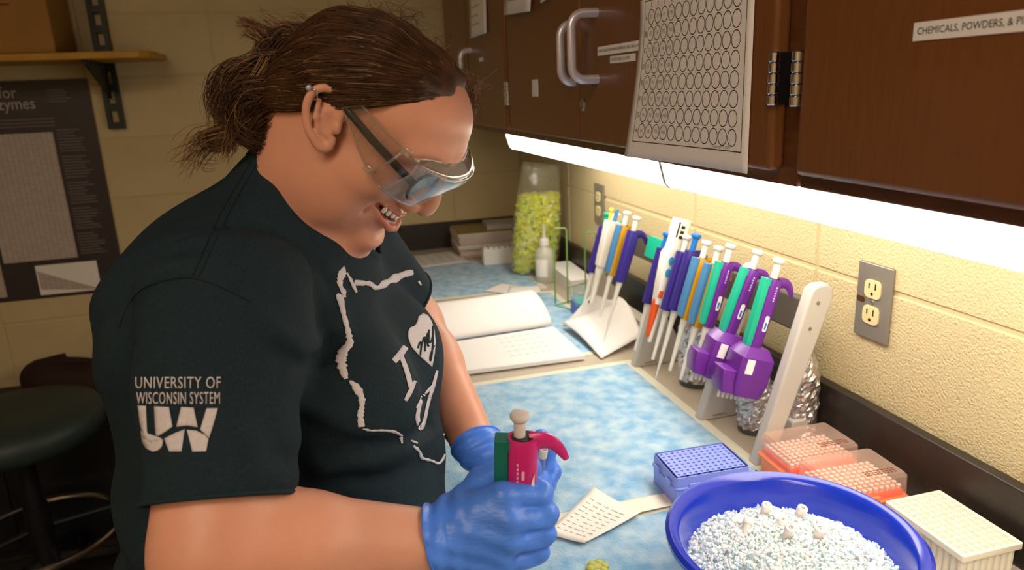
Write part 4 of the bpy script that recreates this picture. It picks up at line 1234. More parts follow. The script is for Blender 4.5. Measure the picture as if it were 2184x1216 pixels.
def left_hand_(P, g):
    # 1650 px per metre here; thumb and fingers pinch the small tube at (.079, -.024)
    d = seg(P, LH(-.012, .012, 0), LH(.020, -.004, 0), .0265 + g, .027 + g)
    mc = [(.064, .004, -.012), (.062, -.010, -.022), (.056, -.026, -.028), (.048, -.038, -.030)]
    for i in range(4): d = sm(d, seg(P, LH(.018, -.004 - .006 * i, -.004), LH(*mc[i]), .019 + g, .0135 + g), .014)
    fing = [[(.064, .004, -.012), (.084, .014, -.008), (.094, .000, -.002), (.090, -.022, .002)],
            [(.062, -.010, -.022), (.090, -.014, -.018), (.100, -.032, -.010), (.094, -.044, .000)],
            [(.056, -.026, -.028), (.085, -.034, -.026), (.094, -.050, -.014), (.085, -.058, .000)],
            [(.048, -.038, -.030), (.074, -.050, -.028), (.081, -.063, -.016), (.072, -.067, -.004)]]
    for i, f in enumerate(fing):
        s = [.0105, .0108, .0103, .0092][i] + g
        d = sm(d, chain(P, [LH(*p) for p in f], [s * 1.1, s, s * .92, s * .82], .004), .0055)
    th = chain(P, [LH(.016, .002, .014), LH(.045, -.012, .022), LH(.066, -.028, .018), LH(.084, -.038, .012)], [.018 + g, .0145 + g, .0122 + g, .0100 + g], .006)
    return sm(d, th, .010)
def right_arm(P):
    d = seg(P, R_SH, R_EL, .062, .050)
    d = sm(d, seg(P, R_EL, R_EL + .35 * (R_WR - R_EL), .050, .047), .02)
    return sm(d, seg(P, R_EL + .3 * (R_WR - R_EL), R_WR, .0475, .0315), .015)
def left_arm(P):
    d = seg(P, L_SH, L_EL, .060, .048)
    d = sm(d, seg(P, L_EL, L_EL + .35 * (L_WR - L_EL), .047, .045), .02)
    return sm(d, seg(P, L_EL + .3 * (L_WR - L_EL), L_WR, .0450, .0280), .015)
def torso(P):
    c = np.array([-.068, .885, 0.])
    def at(f, l, z): return c + f * FWD + l * LFT + np.array([0, 0, z])
    d = ell(P, at(-.012, 0, 1.20), (.158, .180, .20), TB)
    d = sm(d, ell(P, at(.004, 0, 1.02), (.195, .200, .19), TB), .08)
    d = sm(d, ell(P, at(-.046, 0, 1.26), (.115, .165, .12), TB), .06)
    for s in (-1, 1): d = sm(d, ell(P, at(.105, s * .082, 1.175), (.085, .085, .085), TB), .05)
    d = sm(d, ell(P, at(-.012, 0, .88), (.188, .210, .17), TB), .08)
    d = sm(d, seg(P, R_SH + .02 * LFT, L_SH - .02 * LFT, .058, .058), .06)
    d = sm(d, seg(P, NECK + np.array([-.02, .01, -.05]), NECK, .088, .072), .05)
    return d
def body_sdf(P):
    d = torso(P) + .010
    d = sm(d, sm(right_arm(P), right_hand(P, -.0008), .01), .03)
    d = sm(d, sm(left_arm(P), left_hand(P, -.0008), .01), .03)
    return d

skin = mat('skin', '#d79b82', .42, vary=.08, vscale=14, bump=.10, bscale=420, sss=.12, spec=.45)
lipm = mat('lip_skin', '#c67f70', .38, sss=.1)
mouthm = mat('mouth_inside', '#4a1512', .5)
browm = mat('brow_hair', '#c08a70', .6)
person = thing('person', 'person in dark t-shirt, clear goggles and blue gloves pipetting at the bench', 'person', (0, 0, 0))
hv, hq = polygonize(head_neck, (-.20, .62, 1.30), (.24, 1.06, 1.68), .0017)
keep = hv[hq].mean(1)[:, 2] > 1.302
bv, bq = polygonize(body_sdf, (-.32, .48, .72), (.36, 1.24, 1.50), .0045)
v = np.concatenate([hv, bv]); f = np.concatenate([hq[keep], bq + len(hv)])
me = np_mesh('body', v, f)
for m_ in (skin, lipm, mouthm, browm): me.materials.append(m_)
fc = (v[f].mean(1) - HT) @ HR; fa = fc.copy(); fa[:, 1] = np.abs(fa[:, 1])
mi = np.zeros(len(f), np.int32)
nh = int(keep.sum())
fa32 = fa[:nh].astype(F32)
lip = np.minimum(chain(fa32, [(.0960, 0, -.0545), (.0935, .010, -.0535), (.0848, .021, -.0512), (.0715, .0318, -.0484)], [.0042, .0040, .0034, .0022]),
                 chain(fa32, [(.0980, 0, -.0740), (.0945, .011, -.0722), (.0852, .022, -.0650), (.0715, .0318, -.0508)], [.0055, .0050, .0038, .0022])) < .0004
cavm = chain(fa32, [(.092, 0, -.0650), (.087, .012, -.0630), (.078, .021, -.0570)], [.0085, .0080, .0060]) < .0
mi[:nh][lip] = 1
mi[:nh][cavm & ~lip] = 2
brow = chain(fa32, [(.109, .012, .032), (.103, .030, .037), (.084, .052, .030)], [.0050, .0048, .0028]) < 0
me.polygons.foreach_set('material_index', mi)
body = link_mesh('body', me, None, person, smooth=180, fix=False)

# teeth
teethm = mat('teeth', '#fbf4e8', .25, coat=.3)
tx = [0.0043, .0125, .0195, .0250, .0292]
for s in (-1, 1):
    for i, y in enumerate(tx[:4]):
        x = .0935 - 18 * y * y
        w = [.0046, .0039, .0036, .0033][i]; h = [.0050, .0046, .0046, .0042][i]
        rings = []
        for z, q in ((.0035, .7), (.0, 1.0), (-h * .6, .98), (-h, .75)):
            rings.append([(x + .0025 * q * math.cos(a), s * y + w * q * math.copysign(abs(math.sin(a)) ** .6, math.sin(a)), -.0590 + .26 * y + z) for a in [2 * PI * k / 12 for k in range(12)]])
        MB().loft(rings).build('tooth', teethm, person, smooth=60, M=HM)

# lashes along the lowered lids
lashm = mat('lashes', '#2e1d14', .7)
for s in (-1, 1):
    L_ = []
    for k in range(13):
        y = .032 + .0135 * (k / 6 - 1); z = -.0045 + .10 * abs(k / 6 - 1) ** 2 * .03
        x = .080 + .0158 * math.sqrt(max(.05, 1 - ((y - .032) / .0165) ** 2 - ((z - .003) / .0125) ** 2))
        L_.append((x, s * y, z))
    MB().tube(L_, .0009, 6).build('eyelashes', lashm, person, smooth=180, M=HM)

# ---- shirt
R_HEM = R_SH + .80 * (R_EL - R_SH); L_HEM = L_SH + .74 * (L_EL - L_SH)
def shirt_sdf(P):
    d = torso(P) - .004
    ax = (R_EL - R_SH)
    sl = seg(P, R_SH + .01 * LFT, R_SH + 1.02 * ax, .078, .059)
    sl2 = seg(P, L_SH, L_SH + 1.0 * (L_EL - L_SH), .072, .064)
    d = sm(d, sl, .035); d = sm(d, sl2, .04)
    # cloth folds
    loc = ((P - np.array([-.068, .885, 1.2])) @ TB).astype(F32)
    f1 = np.sin(46 * loc[:, 2] + 22 * loc[:, 0] + 5.0 * fnoise(P, 7, 1)) * np.exp(-((loc[:, 2] + .20) / .10) ** 2)          # waist rolls
    f2 = np.sin(40 * loc[:, 1] + 34 * loc[:, 2] - 30 * loc[:, 0] + 4 * fnoise(P, 6, 2)) * np.exp(-((loc[:, 0] - .02) / .10) ** 2) * np.exp(-((loc[:, 1] + .15) / .09) ** 2)   # pulls by the right armpit
    f3 = np.sin(70 * loc[:, 2] - 40 * loc[:, 0] + 4 * fnoise(P, 9, 3)) * np.exp(-((loc[:, 0] + .14) / .08) ** 2) * np.exp(-((loc[:, 2] - .12) / .10) ** 2)  # shoulder blade
    f4 = fnoise(P, 24, 4)
    tt = ((P - R_SH.astype(F32)) @ (ax / (ax @ ax)).astype(F32))
    msl = np.clip(1 - np.abs(sl) / .03, 0, 1) * np.clip((tt - .1) * 3, 0, 1)
    f5 = np.sin(9 * tt + 24 * loc[:, 0] + 3 * fnoise(P, 10, 6))
    d = d - (.0075 * f1 + .0065 * f2 + .0035 * f3 + .0022 * f4 + .0040 * msl * f5).astype(F32)
    return d
# hand-placed folds: each is a line pressed into (-) or raised from (+) the cloth, cast from image pixels along camera rays onto the smooth shirt first
def trace(px, py):
    dr = (HX * (px - 1092) + HU * (608 - py) - HN * 1544.9); dr = dr / np.linalg.norm(dr); t = .35; o = np.array(cam.matrix_world.translation)
    for _ in range(60):
        dd = float(shirt_sdf((o + dr * t)[None].astype(F32))[0])
        t += dd * .8
        if abs(dd) < .0004 or t > 1.6: break
    return o + dr * t
FOLD_PX = [(+.0060, .012, [(470, 622), (530, 662), (590, 712), (640, 748), (676, 738), (698, 706)]),
           (-.0060, .010, [(585, 742), (640, 778), (684, 762), (708, 730)]),
           (-.0055, .011, [(668, 560), (678, 630), (690, 690), (700, 730)]),
           (+.0035, .012, [(700, 560), (720, 640), (735, 700)]),
           (+.0050, .012, [(690, 1000), (780, 985), (870, 962), (925, 925), (945, 892)]),
           (-.0065, .010, [(620, 985), (700, 968), (790, 955), (870, 938), (918, 905)]),
           (-.0050, .010, [(640, 1040), (740, 1020), (850, 1012), (930, 985)]),
           (+.0040, .012, [(660, 870), (720, 905), (800, 925)]), (-.0040, .010, [(650, 905), (720, 935), (800, 945)]),
           (-.0035, .009, [(255, 700), (300, 640), (380, 605)]), (+.0035, .010, [(262, 560), (330, 520), (410, 500)]), (-.0035, .010, [(250, 585), (330, 545), (420, 530)]),
           (+.0030, .010, [(290, 620), (350, 575), (430, 555)]), (-.0035, .012, [(600, 800), (560, 880), (590, 960)]), (+.0040, .014, [(520, 960), (560, 1000), (600, 1010)]),
           (-.0030, .012, [(430, 930), (520, 985), (600, 985)]), (+.0030, .012, [(620, 470), (680, 520), (720, 545)]), (-.0032, .010, [(600, 500), (660, 545), (700, 600)])]
shirt_sdf0 = shirt_sdf
FOLDS = [(a_, w_, [trace(*p) for p in L_]) for a_, w_, L_ in FOLD_PX]
def shirt_sdf(P):
    d = shirt_sdf0(P)
    for a_, w_, L_ in FOLDS:
        c_ = np.mean(L_, axis=0); R_ = max(np.linalg.norm(p - c_) for p in L_) + 3 * w_
        near = np.nonzero(((P - c_.astype(F32)) ** 2).sum(1) < R_ * R_)[0]
        if len(near):
            e = chain(P[near], L_, [0] * len(L_), 1e-5)
            d[near] -= (a_ * np.exp(-(e / w_) ** 2)).astype(F32)
    return d
sv, sq = polygonize(shirt_sdf, (-.36, .46, .70), (.34, 1.26, 1.52), .0048, slack=1.8)
shirtm = mat('shirt_knit', '#1a2a33', .85, bump=.35, bscale=900, vary=.25, vscale=420, sheen=.0, spec=.25)
me = np_mesh('t_shirt', sv, sq)
bm = bmesh.new(); bm.from_mesh(me)
def cut_open(bm, center, normal, radius):
    """open the cloth with a plane, only near center; drops what lies beyond"""
    cc = Vector(center); nn = Vector(normal).normalized()
    fs = [q for q in bm.faces if (q.calc_center_median() - cc).length < radius]
    geom = list({e for q in fs for e in q.edges} | {w for q in fs for w in q.verts}) + fs
    bmesh.ops.bisect_plane(bm, geom=geom, plane_co=cc, plane_no=nn, dist=1e-6)
    dead = [q for q in bm.faces if (q.calc_center_median() - cc).length < radius * 1.05 and (q.calc_center_median() - cc).dot(nn) > 0]
    bmesh.ops.delete(bm, geom=dead, context='FACES')
COL = [np.array([-.069, .921, 1.4735]), np.array([.042, .832, 1.352]), np.array([-.0247, .777, 1.432])]
cn = np.cross(COL[1] - COL[0], COL[2] - COL[0]); cn = cn / np.linalg.norm(cn); cn = cn if cn[2] > 0 else -cn
CC = (COL[0] + COL[1]) / 2
cut_open(bm, CC, cn, .135)
cut_open(bm, R_HEM, R_EL - R_SH, .100)
cut_open(bm, L_HEM, L_EL - L_SH, .135)
cut_open(bm, (-.07, .885, .80), (0, 0, -1), .6)
bmesh.ops.delete(bm, geom=[w for w in bm.verts if not w.link_faces], context='VERTS')
bm.to_mesh(me); bm.free()
shirt = link_mesh('t_shirt', me, shirtm, person, smooth=180, fix=False)
bm = bmesh.new(); bm.from_mesh(me)
shirt_bvh = BVHTree.FromBMesh(bm)
# boundary loops -> collar and hems
bl = {}
for e in bm.edges:
    if e.is_boundary:
        for a, b in ((e.verts[0], e.verts[1]), (e.verts[1], e.verts[0])): bl.setdefault(a.index, []).append(b.index)
co = [w.co.copy() for w in bm.verts]; bm.free()
loops = []; seen = set()
for s0 in bl:
    if s0 in seen: continue
    lp = [s0]; seen.add(s0); cur = s0
    while True:
        nx = [k for k in bl[cur] if k not in seen]
        if not nx: break
        cur = nx[0]; seen.add(cur); lp.append(cur)
    if len(lp) > 20: loops.append([co[k] for k in lp])
def smooth_loop(L, it=6, n=90):
    for _ in range(it): L = [(L[i - 1] + L[i] * 2 + L[(i + 1) % len(L)]) / 4 for i in range(len(L))]
    k = len(L); return [L[int(i * k / n) % k] for i in range(n)]
hemm = mat('shirt_hem', '#1a2c33', .85, bump=.4, bscale=600, spec=.25)
for L in loops:
    c = sum(L, Vector()) / len(L); L = smooth_loop(L)
    if (c - Vector(CC)).length < .09:
        # ribbed collar band standing on the cut edge
        rings = []
        for k in range(len(L) + 1):
            p = L[k % len(L)]; out = (p - c); out -= Vector(cn) * out.dot(Vector(cn)); out.normalize(); N = Vector(cn)
            rings.append([p + out * .0032 - N * .014, p + out * .0042 - N * .004, p - out * .001 + N * .0045, p - out * .004 + N * .004, p - out * .003 - N * .008])
        MB().loft(rings, caps=False).build('collar', hemm, person, smooth=60)
    elif c.z > .95:
        MB().tube(L + L[:1], .0024, 8, caps=False).build('sleeve_hem', hemm, person, smooth=180)

# ---- gloves
glovem = mat('nitrile_glove', '#4a82ee', .36, vary=.10, vscale=30, bump=.35, bscale=130, stretch=(1, 1, 3), spec=.5)
def wrinkle(P, c, ax, amp, freq, width):
    t = (P - np.asarray(c, F32)) @ np.asarray(ax, F32)
    return amp * np.sin(freq * t + 2.2 * fnoise(P, 40, 9)) * np.exp(-(t / width) ** 2)
def gl_r(P):
    d = sm(right_arm(P) - .0022, right_hand(P, .0008), .012)
    d = d - wrinkle(P, RH(-.002, 0, 0), HX, .0008, 420, .03).astype(F32)
    w2 = (P - RH(.08, .02, 0).astype(F32)) @ (HX * .5 + HU * .86).astype(F32)
    return d - (.0006 * np.sin(300 * w2 + 3 * fnoise(P, 45, 12))).astype(F32)
def gl_l(P):
    d = sm(left_arm(P) - .0022, left_hand(P, .0008), .012)
    ax = (L_WR - L_EL) / np.linalg.norm(L_WR - L_EL)
    return d - wrinkle(P, L_WR + .01 * ax, ax, .0009, 420, .035).astype(F32)
def glove(sdf, lo, hi, cuff, axis):
    gv, gq = polygonize(sdf, lo, hi, .0016, relax=2)
    me = np_mesh('glove', gv, gq); bm = bmesh.new(); bm.from_mesh(me)
    bmesh.ops.bisect_plane(bm, geom=bm.verts[:] + bm.edges[:] + bm.faces[:], plane_co=Vector(cuff), plane_no=-Vector(axis), clear_outer=True)
    bed = [e for e in bm.edges if e.is_boundary]; pts = {}
    for e in bed:
        a, b = e.verts; pts.setdefault(a, []).append(b); pts.setdefault(b, []).append(a)
    st_ = next(iter(pts)); lp = [st_]; prev = None
    while True:
        nx = [w for w in pts[lp[-1]] if w is not prev and w not in lp[:1]]
        prev = lp[-1]
        if not nx or len(lp) > len(pts): break
        lp.append(nx[0])
    L = smooth_loop([w.co.copy() for w in lp], 3, 60)
    bm.to_mesh(me); bm.free()
    g = link_mesh('glove', me, glovem, person, smooth=180, fix=False)
    MB().tube(L + L[:1], .0014, 8, caps=False).build('cuff_bead', glovem, g, smooth=180)
    return g
axr = (HX * .97 + HU * .22)
glove(gl_r, R_WR + [-.07, -.10, -.12], R_WR + [.17, .12, .12], RH(-.006, 0, 0), axr)
axl = (L_WR - L_EL) / np.linalg.norm(L_WR - L_EL)
glove(gl_l, L_WR + [-.07, -.10, -.12], L_WR + [.16, .10, .11], L_WR - .012 * axl, axl)

# ---- trousers and shoes (below the bench edge)
denim = mat('dark_denim', '#1b2233', .8, bump=.3, bscale=500, vary=.1, vscale=60)
def legs(P):
    c = np.array([-.085, .89, 0.])
    d = ell(P, c + [0, 0, .86], (.165, .19, .13), TB)
    for s in (-1, 1):
        hip = c + s * .095 * LFT + [0, 0, .84]; kn = c + s * .105 * LFT + .02 * FWD + [0, 0, .47]; an = c + s * .11 * LFT - .01 * FWD + [0, 0, .06]
        d = sm(d, sm(seg(P, hip, kn, .098, .070), seg(P, kn, an, .070, .055), .03), .04)
    return d
lv, lq = polygonize(legs, (-.40, .55, -.02), (.25, 1.25, 1.02), .009)
link_mesh('trousers', np_mesh('trousers', lv, lq), denim, person, smooth=180, fix=False)
for s in (-1, 1):
    an = Vector(np.array([-.085, .89, 0.]) + s * .11 * LFT); fw = Vector(FWD)
    sh_ = lambda P: sm(seg(P, np.array(an + fw * -.03 + Vector((0, 0, .045))), np.array(an + fw * .13 + Vector((0, 0, .030))), .043, .034), seg(P, np.array(an + Vector((0, 0, .05))), np.array(an + Vector((0, 0, .10))), .05, .045), .03)
    wv, wq = polygonize(sh_, np.array(an) + [-.2, -.2, -.03], np.array(an) + [.2, .2, .2], .008)
    wv[:, 2] = np.maximum(wv[:, 2], 0.0)
    link_mesh('shoe', np_mesh('shoe', wv, wq), M_['black'], person, smooth=180, fix=False)
# ---- hair: a shaped cap, combed strands over it and a messy knot behind
hairm = mat('brown_hair', '#472d1a', .55, vary=.35, vscale=60, spec=.4)
hairm2 = mat('brown_hair_mid', '#6b492c', .40, vary=.25, vscale=40, spec=.4)
hairm3 = mat('golden_hair', '#93704a', .40, vary=.25, vscale=40, spec=.4)
HCEN = np.array([.002, 0, .030]); HRAD = np.array([.0945, .0805, .0745])
def hairline(q): return (.95 * q[:, 0] + .0085 - q[:, 2] - .12 * np.clip(np.abs(q[:, 1]) - .05, 0, 1)) / 1.38
def cap_sdf(P):
    q = ((P - HT.astype(F32)) @ HR.astype(F32)).astype(F32)
    d = sm(ell(q, HCEN, HRAD), ell(q, (-.046, 0, -.012), (.050, .066, .050)), .02)
    wav = .0016 * np.sin(95 * q[:, 1] + 30 * q[:, 0] + 3 * fnoise(P, 30, 21))
    d = d - wav.astype(F32)
    d = -sm(-d, -hairline(q) - .008, .010)
    # fuller lock swept back from the brow
    d = sm(d, chain(q, [(.058, -.022, .084), (.040, -.046, .080), (.006, -.064, .062), (-.030, -.066, .030)], [.010, .013, .014, .013], .01), .02)
    d = sm(d, chain(q, [(.058, .010, .094), (.036, -.012, .097), (-.010, -.030, .093), (-.055, -.032, .066)], [.009, .012, .013, .012], .01), .02)
    return d
cv, cq = polygonize(cap_sdf, HT - .16, HT + .16, .0030, relax=2)
_hl = (cv - HT) @ HR
cap_bvh = BVHTree.FromPolygons([tuple(p) for p in _hl], [tuple(int(i) for i in q) for q in cq])
hair = link_mesh('hair', np_mesh('hair', cv, cq), hairm, person, smooth=180, fix=False)
def strands_mesh(paths, rad, sides=3):
    """paths (N,S,3), rad (N,S) -> tapered tubes in one mesh"""
    N, Sn, _ = paths.shape
    t = np.gradient(paths, axis=1); t /= np.linalg.norm(t, axis=2, keepdims=True) + 1e-9
    ref = np.array([.31, .52, .79]); a = np.cross(t, ref); a /= np.linalg.norm(a, axis=2, keepdims=True) + 1e-9
    b = np.cross(t, a)
    ang = 2 * np.pi * np.arange(sides) / sides
    V = paths[:, :, None, :] + rad[:, :, None, None] * (np.cos(ang)[None, None, :, None] * a[:, :, None, :] + np.sin(ang)[None, None, :, None] * b[:, :, None, :])
    idx = np.arange(N * Sn * sides).reshape(N, Sn, sides)
    nx = np.roll(idx, -1, axis=2)
    Q = np.stack([idx[:, :-1], nx[:, :-1], nx[:, 1:], idx[:, 1:]], -1).reshape(-1, 4)
    return V.reshape(-1, 3), Q
HC = np.array(cam.matrix_world.translation) + 0  # camera position
HB = HT + HR @ np.array([-.02, 0, .02])
# centre of the head in the image, camera axes HX (right), HU (up), HN (towards the camera)
HO = np.array([.0702, .8022, 1.4723])
def HP(r, u, n): return HO + r * HX + u * HU + n * HN
KNOT = HP(-.098, .040, -.012)
gen = np.random.default_rng(5)
bins = {0: [], 1: [], 2: []}
def add_strands(paths, r0, light):
    N, Sn, _ = paths.shape
    w = np.linspace(0, 1, Sn)
    rad = r0 * (0.75 + .5 * gen.random((N, 1))) * (1 - .75 * w ** 3)[None]
    V = gen.random(N)
    for k, m in ((0, V >= light * 1.9), (1, (V < light * 1.9) & (V >= light)), (2, V < light)):
        if m.any(): bins[k].append(strands_mesh(paths[m], rad[m]))
def scalp(n, r0, light):
    # roots spread over the hairline side and the crown, ends at the knot
    kl = HR.T @ (KNOT - HT)
    k_d = (kl - HCEN) / HRAD; k_d /= np.linalg.norm(k_d)
    out = []
    while len(out) < n:
        p = gen.normal(0, 1, 3); p /= np.linalg.norm(p)
        q = HCEN + p * HRAD
        hl = .95 * q[0] + .0085 - q[2] - .12 * max(0, abs(q[1]) - .05)
        if hl > .009: continue
        if gen.random() > .35 and not (-.030 < hl <= .009): continue
        S_ = 16; w = np.linspace(0, 1, S_)
        om = math.acos(max(-1, min(1, float(p @ k_d))))
        if om < .2: continue
        e = w ** .9
        D = (np.sin((1 - e) * om)[:, None] * p + np.sin(e * om)[:, None] * k_d) / math.sin(om)
        side = np.cross(p, k_d); side /= np.linalg.norm(side) + 1e-9
        D = D + side * (np.sin(w * math.pi) * gen.normal(0, .10))[:, None]
        D /= np.linalg.norm(D, axis=1, keepdims=True)
        L = HCEN + D * HRAD
        l0 = .0002 + .0022 * gen.random()
        for i in range(S_):
            dv = Vector(L[i] - HCEN); rl = dv.length; dv.normalize()
            hit = cap_bvh.ray_cast(Vector(HCEN) + dv * .2, -dv)
            r_ = (hit[0] - Vector(HCEN)).length if hit[0] is not None else rl
            L[i] = HCEN + np.array(dv) * (r_ + l0 * min(1, i / 3) + .0006 * math.sin(i * 1.3 + l0 * 9e3) - (.002 if i == 0 else 0) + .004 * w[i] ** 4)
        out.append(L @ HR.T + HT)
    add_strands(np.array(out), r0, light)
scalp(6500, .00045, .07)
def cat_rom(g, n):
    pts = np.array(spline([HP(*p) for p in g], 8))
    ii = np.linspace(0, len(pts) - 1, n); i0 = np.floor(ii).astype(int); i1 = np.minimum(i0 + 1, len(pts) - 1)
    return pts[i0] + (pts[i1] - pts[i0]) * (ii - i0)[:, None]
def bundle(g, n, sp0, sp1, r0=.00045, light=.15, S_=18, curl=.0035, mid=None):
    c = cat_rom(g, S_); w = np.linspace(0, 1, S_)
    o = gen.normal(0, 1, (n, 1, 3)); o /= np.maximum(1, np.linalg.norm(o, axis=2, keepdims=True) / 1.6)
    sp = sp0 + (sp1 - sp0) * w if mid is None else sp0 * (1 - w) ** 2 + 2 * mid * w * (1 - w) * 1.5 + sp1 * w ** 2
    paths = c[None] + o * sp[None, :, None]
    ph = gen.random((n, 1, 3)) * 6.28
    paths = paths + curl * np.sin(w[None, :, None] * (4 + 4 * gen.random((n, 1, 1))) + ph) * w[None, :, None]
    add_strands(paths, r0, light)
def kp(px, py, n=0.0): return ((px - 800) / 1993, (280 - py) / 1993, n)  # image pixel to metres on the camera axes
# knot body and its loops (image pixels, then metres towards the camera)
bundle([kp(690, 200, .0), kp(640, 175, .01), kp(590, 150, .012), kp(562, 185, .015), kp(590, 235, .02), kp(640, 250, .02)], 420, .012, .010, light=.07)
bundle([kp(680, 160, -.01), kp(640, 120, .0), kp(610, 95, .005), kp(585, 115, .008), kp(578, 165, .012), kp(600, 230, .015)], 300, .010, .009, light=.08)
bundle([kp(660, 230, .0), kp(600, 190, .01), kp(540, 172, .012), kp(500, 195, .012), kp(496, 240, .012), kp(530, 270, .012)], 330, .008, .009, light=.12, mid=.012)
bundle([kp(640, 240, .02), kp(590, 215, .025), kp(545, 225, .025), kp(530, 265, .02), kp(570, 295, .015), kp(620, 290, .01)], 420, .013, .012, light=.08)
bundle([kp(690, 270, .02), kp(650, 285, .02), kp(600, 290, .015), kp(560, 275, .012), kp(530, 250, .01)], 380, .013, .012, light=.06)
bundle([kp(700, 215, .03), kp(650, 230, .032), kp(600, 255, .03), kp(565, 285, .02)], 260, .012, .012, light=.06)
bundle([kp(720, 250, .035), kp(670, 280, .03), kp(625, 300, .02), kp(585, 300, .01)], 240, .010, .008, light=.06)
# flicks and tails
bundle([kp(620, 150, .0), kp(600, 100, .005), kp(570, 70, .008), kp(522, 53, .01)], 90, .007, .0015, light=.35)
bundle([kp(615, 160, .005), kp(590, 110, .01), kp(560, 82, .012), kp(530, 70, .012)], 70, .006, .004, light=.3)
bundle([kp(640, 170, .0), kp(620, 100, .0), kp(590, 60, .0), kp(560, 45, .0)], 40, .006, .008, light=.4)
bundle([kp(650, 160, .01), kp(655, 110, .012), kp(635, 75, .012), kp(605, 70, .01)], 60, .004, .003, light=.3)
bundle([kp(575, 170, .015), kp(555, 195, .02), kp(525, 245, .02), kp(505, 300, .015), kp(490, 335, .01)], 90, .005, .006, light=.5)
bundle([kp(580, 280, .01), kp(520, 285, .012), kp(455, 300, .012), kp(418, 330, .01), kp(402, 355, .01)], 34, .010, .010, light=.4, curl=.006, r0=.00036)
bundle([kp(560, 260, .0), kp(500, 270, .0), kp(445, 300, .0), kp(410, 335, .0)], 26, .010, .012, light=.3, curl=.007, r0=.00034)
bundle([kp(540, 280, .015), kp(490, 290, .015), kp(455, 300, .015), kp(470, 320, .012), kp(510, 305, .01)], 40, .004, .004, light=.4, curl=.003)
bundle([kp(520, 200, .0), kp(488, 220, .0), kp(485, 265, .0), kp(510, 290, .0)], 60, .008, .01, light=.3, curl=.004)
bundle([kp(560, 285, .02), kp(500, 300, .02), kp(452, 318, .018), kp(430, 345, .015), kp(470, 352, .012)], 22, .006, .008, light=.4, curl=.005, r0=.00034)
bundle([kp(600, 130, .02), kp(560, 140, .025), kp(520, 170, .025), kp(492, 215, .02), kp(478, 262, .015)], 40, .006, .010, light=.35, curl=.006, r0=.00036)
bundle([kp(650, 140, .01), kp(690, 95, .01), kp(660, 60, .01), kp(620, 58, .008)], 30, .004, .007, light=.35, curl=.005, r0=.00034)
bundle([kp(590, 150, .03), kp(560, 215, .035), kp(530, 270, .03), kp(505, 320, .02)], 60, .004, .004, light=.75, curl=.003)
# flyaways round the crown, brow and temple
for k in range(150):
    a = gen.random(); x0, y0 = 700 + 320 * a, 175 - 150 * math.sin(min(1, a * 1.15) * math.pi) ** .8 + 20
    bundle([kp(x0, y0, gen.normal(0, .02)), kp(x0 + gen.normal(0, 30), y0 - 14 - 10 * gen.random(), gen.normal(0, .02)), kp(x0 + gen.normal(-20, 40), y0 - 8 - 20 * gen.random(), gen.normal(0, .02))], 1, 0.0, 0.0, .00026, .4, 8, .002)
for k in range(90):
    bundle([kp(985 + gen.normal(0, 14), 150 + gen.normal(0, 14), -.03 + gen.normal(0, .012)), kp(1012 + gen.normal(0, 8), 190 + gen.normal(0, 12), -.03 + gen.normal(0, .010)), kp(1008 + gen.normal(0, 9), 222 + gen.normal(0, 16), -.03 + gen.normal(0, .010))], 1, 0, 0, .0003, .5, 8, .002)
for k in range(26):
    bundle([kp(735, 195, .045), kp(738 + gen.normal(0, 6), 225, .052), kp(750 + gen.normal(0, 8), 255, .055), kp(775 + gen.normal(0, 8), 280 + gen.normal(0, 5), .052)], 1, 0, 0, .00028, .2, 10, .001)
for k, nm, m_ in ((0, 'hair_strands', hairm), (1, 'hair_strands', hairm2), (2, 'hair_strands', hairm3)):
    V, Q, o_ = [], [], 0
    for vv, qq in bins[k]:
        V.append(vv); Q.append(qq + o_); o_ += len(vv)
    ob = link_mesh(nm, np_mesh(nm, np.concatenate(V), np.concatenate(Q)), m_, hair, smooth=180, fix=False)
    ob['kind'] = 'stuff'
# eyebrows, short hairs laid on the brow ridge
for s in (-1, 1):
    w = np.repeat(np.linspace(0, 1, 90), 1); c_ = np.array(spline([(.110, .012, .025), (.106, .030, .028), (.088, .052, .022)], 12)); ii = (w * (len(c_) - 1)).astype(int)
    p0 = c_[ii] + gen.normal(0, .0014, (90, 3)) * [.2, .6, 1.0]; p0[:, 1] *= s
    def onto(q):
        P = (q @ HR.T + HT).astype(F32)
        for _ in range(5):
            d0 = head_sdf(P); g_ = np.stack([head_sdf(P + V3(*(.0008 if i == k else 0 for i in range(3)))) - d0 for k in range(3)], 1) / .0008
            P = P - (d0 - .0004)[:, None] * g_
        return P
    a_ = onto(p0); b_ = onto(p0 + np.array([-.002, s * .006, .001]))
    V_, Q_ = strands_mesh(np.stack([a_, (a_ + b_) / 2, b_], 1).astype(float), np.tile([.0003, .0003, .00012], (90, 1)))
    link_mesh('eyebrow', np_mesh('eyebrow', V_, Q_), hairm2, person, smooth=180, fix=False)['kind'] = 'stuff'
# earring on the upper ear
er = MB(); c_ = Vector(ear_map(-.019, .030, .0895, -1))
er.tube([c_ + Vector((.0055 * math.cos(t) * .8, -.002 - .003 * math.sin(t), .0055 * math.sin(t))) for t in [2 * PI * k / 20 for k in range(21)]], .0007, 6, caps=False)
eo = er.build('earring', M_['chrome'], person, smooth=180, M=HM)
MB().lathe([(.0003, -.0032), (.0024, -.0018), (.0031, 0), (.0024, .0018), (.0003, .0032)], 14, tuple(c_ + Vector((-.0065, -.002, .002)))).build('bead', mat('pearl_bead', '#b9bfe0', .15, metal=.3), eo, smooth=180, M=HM)
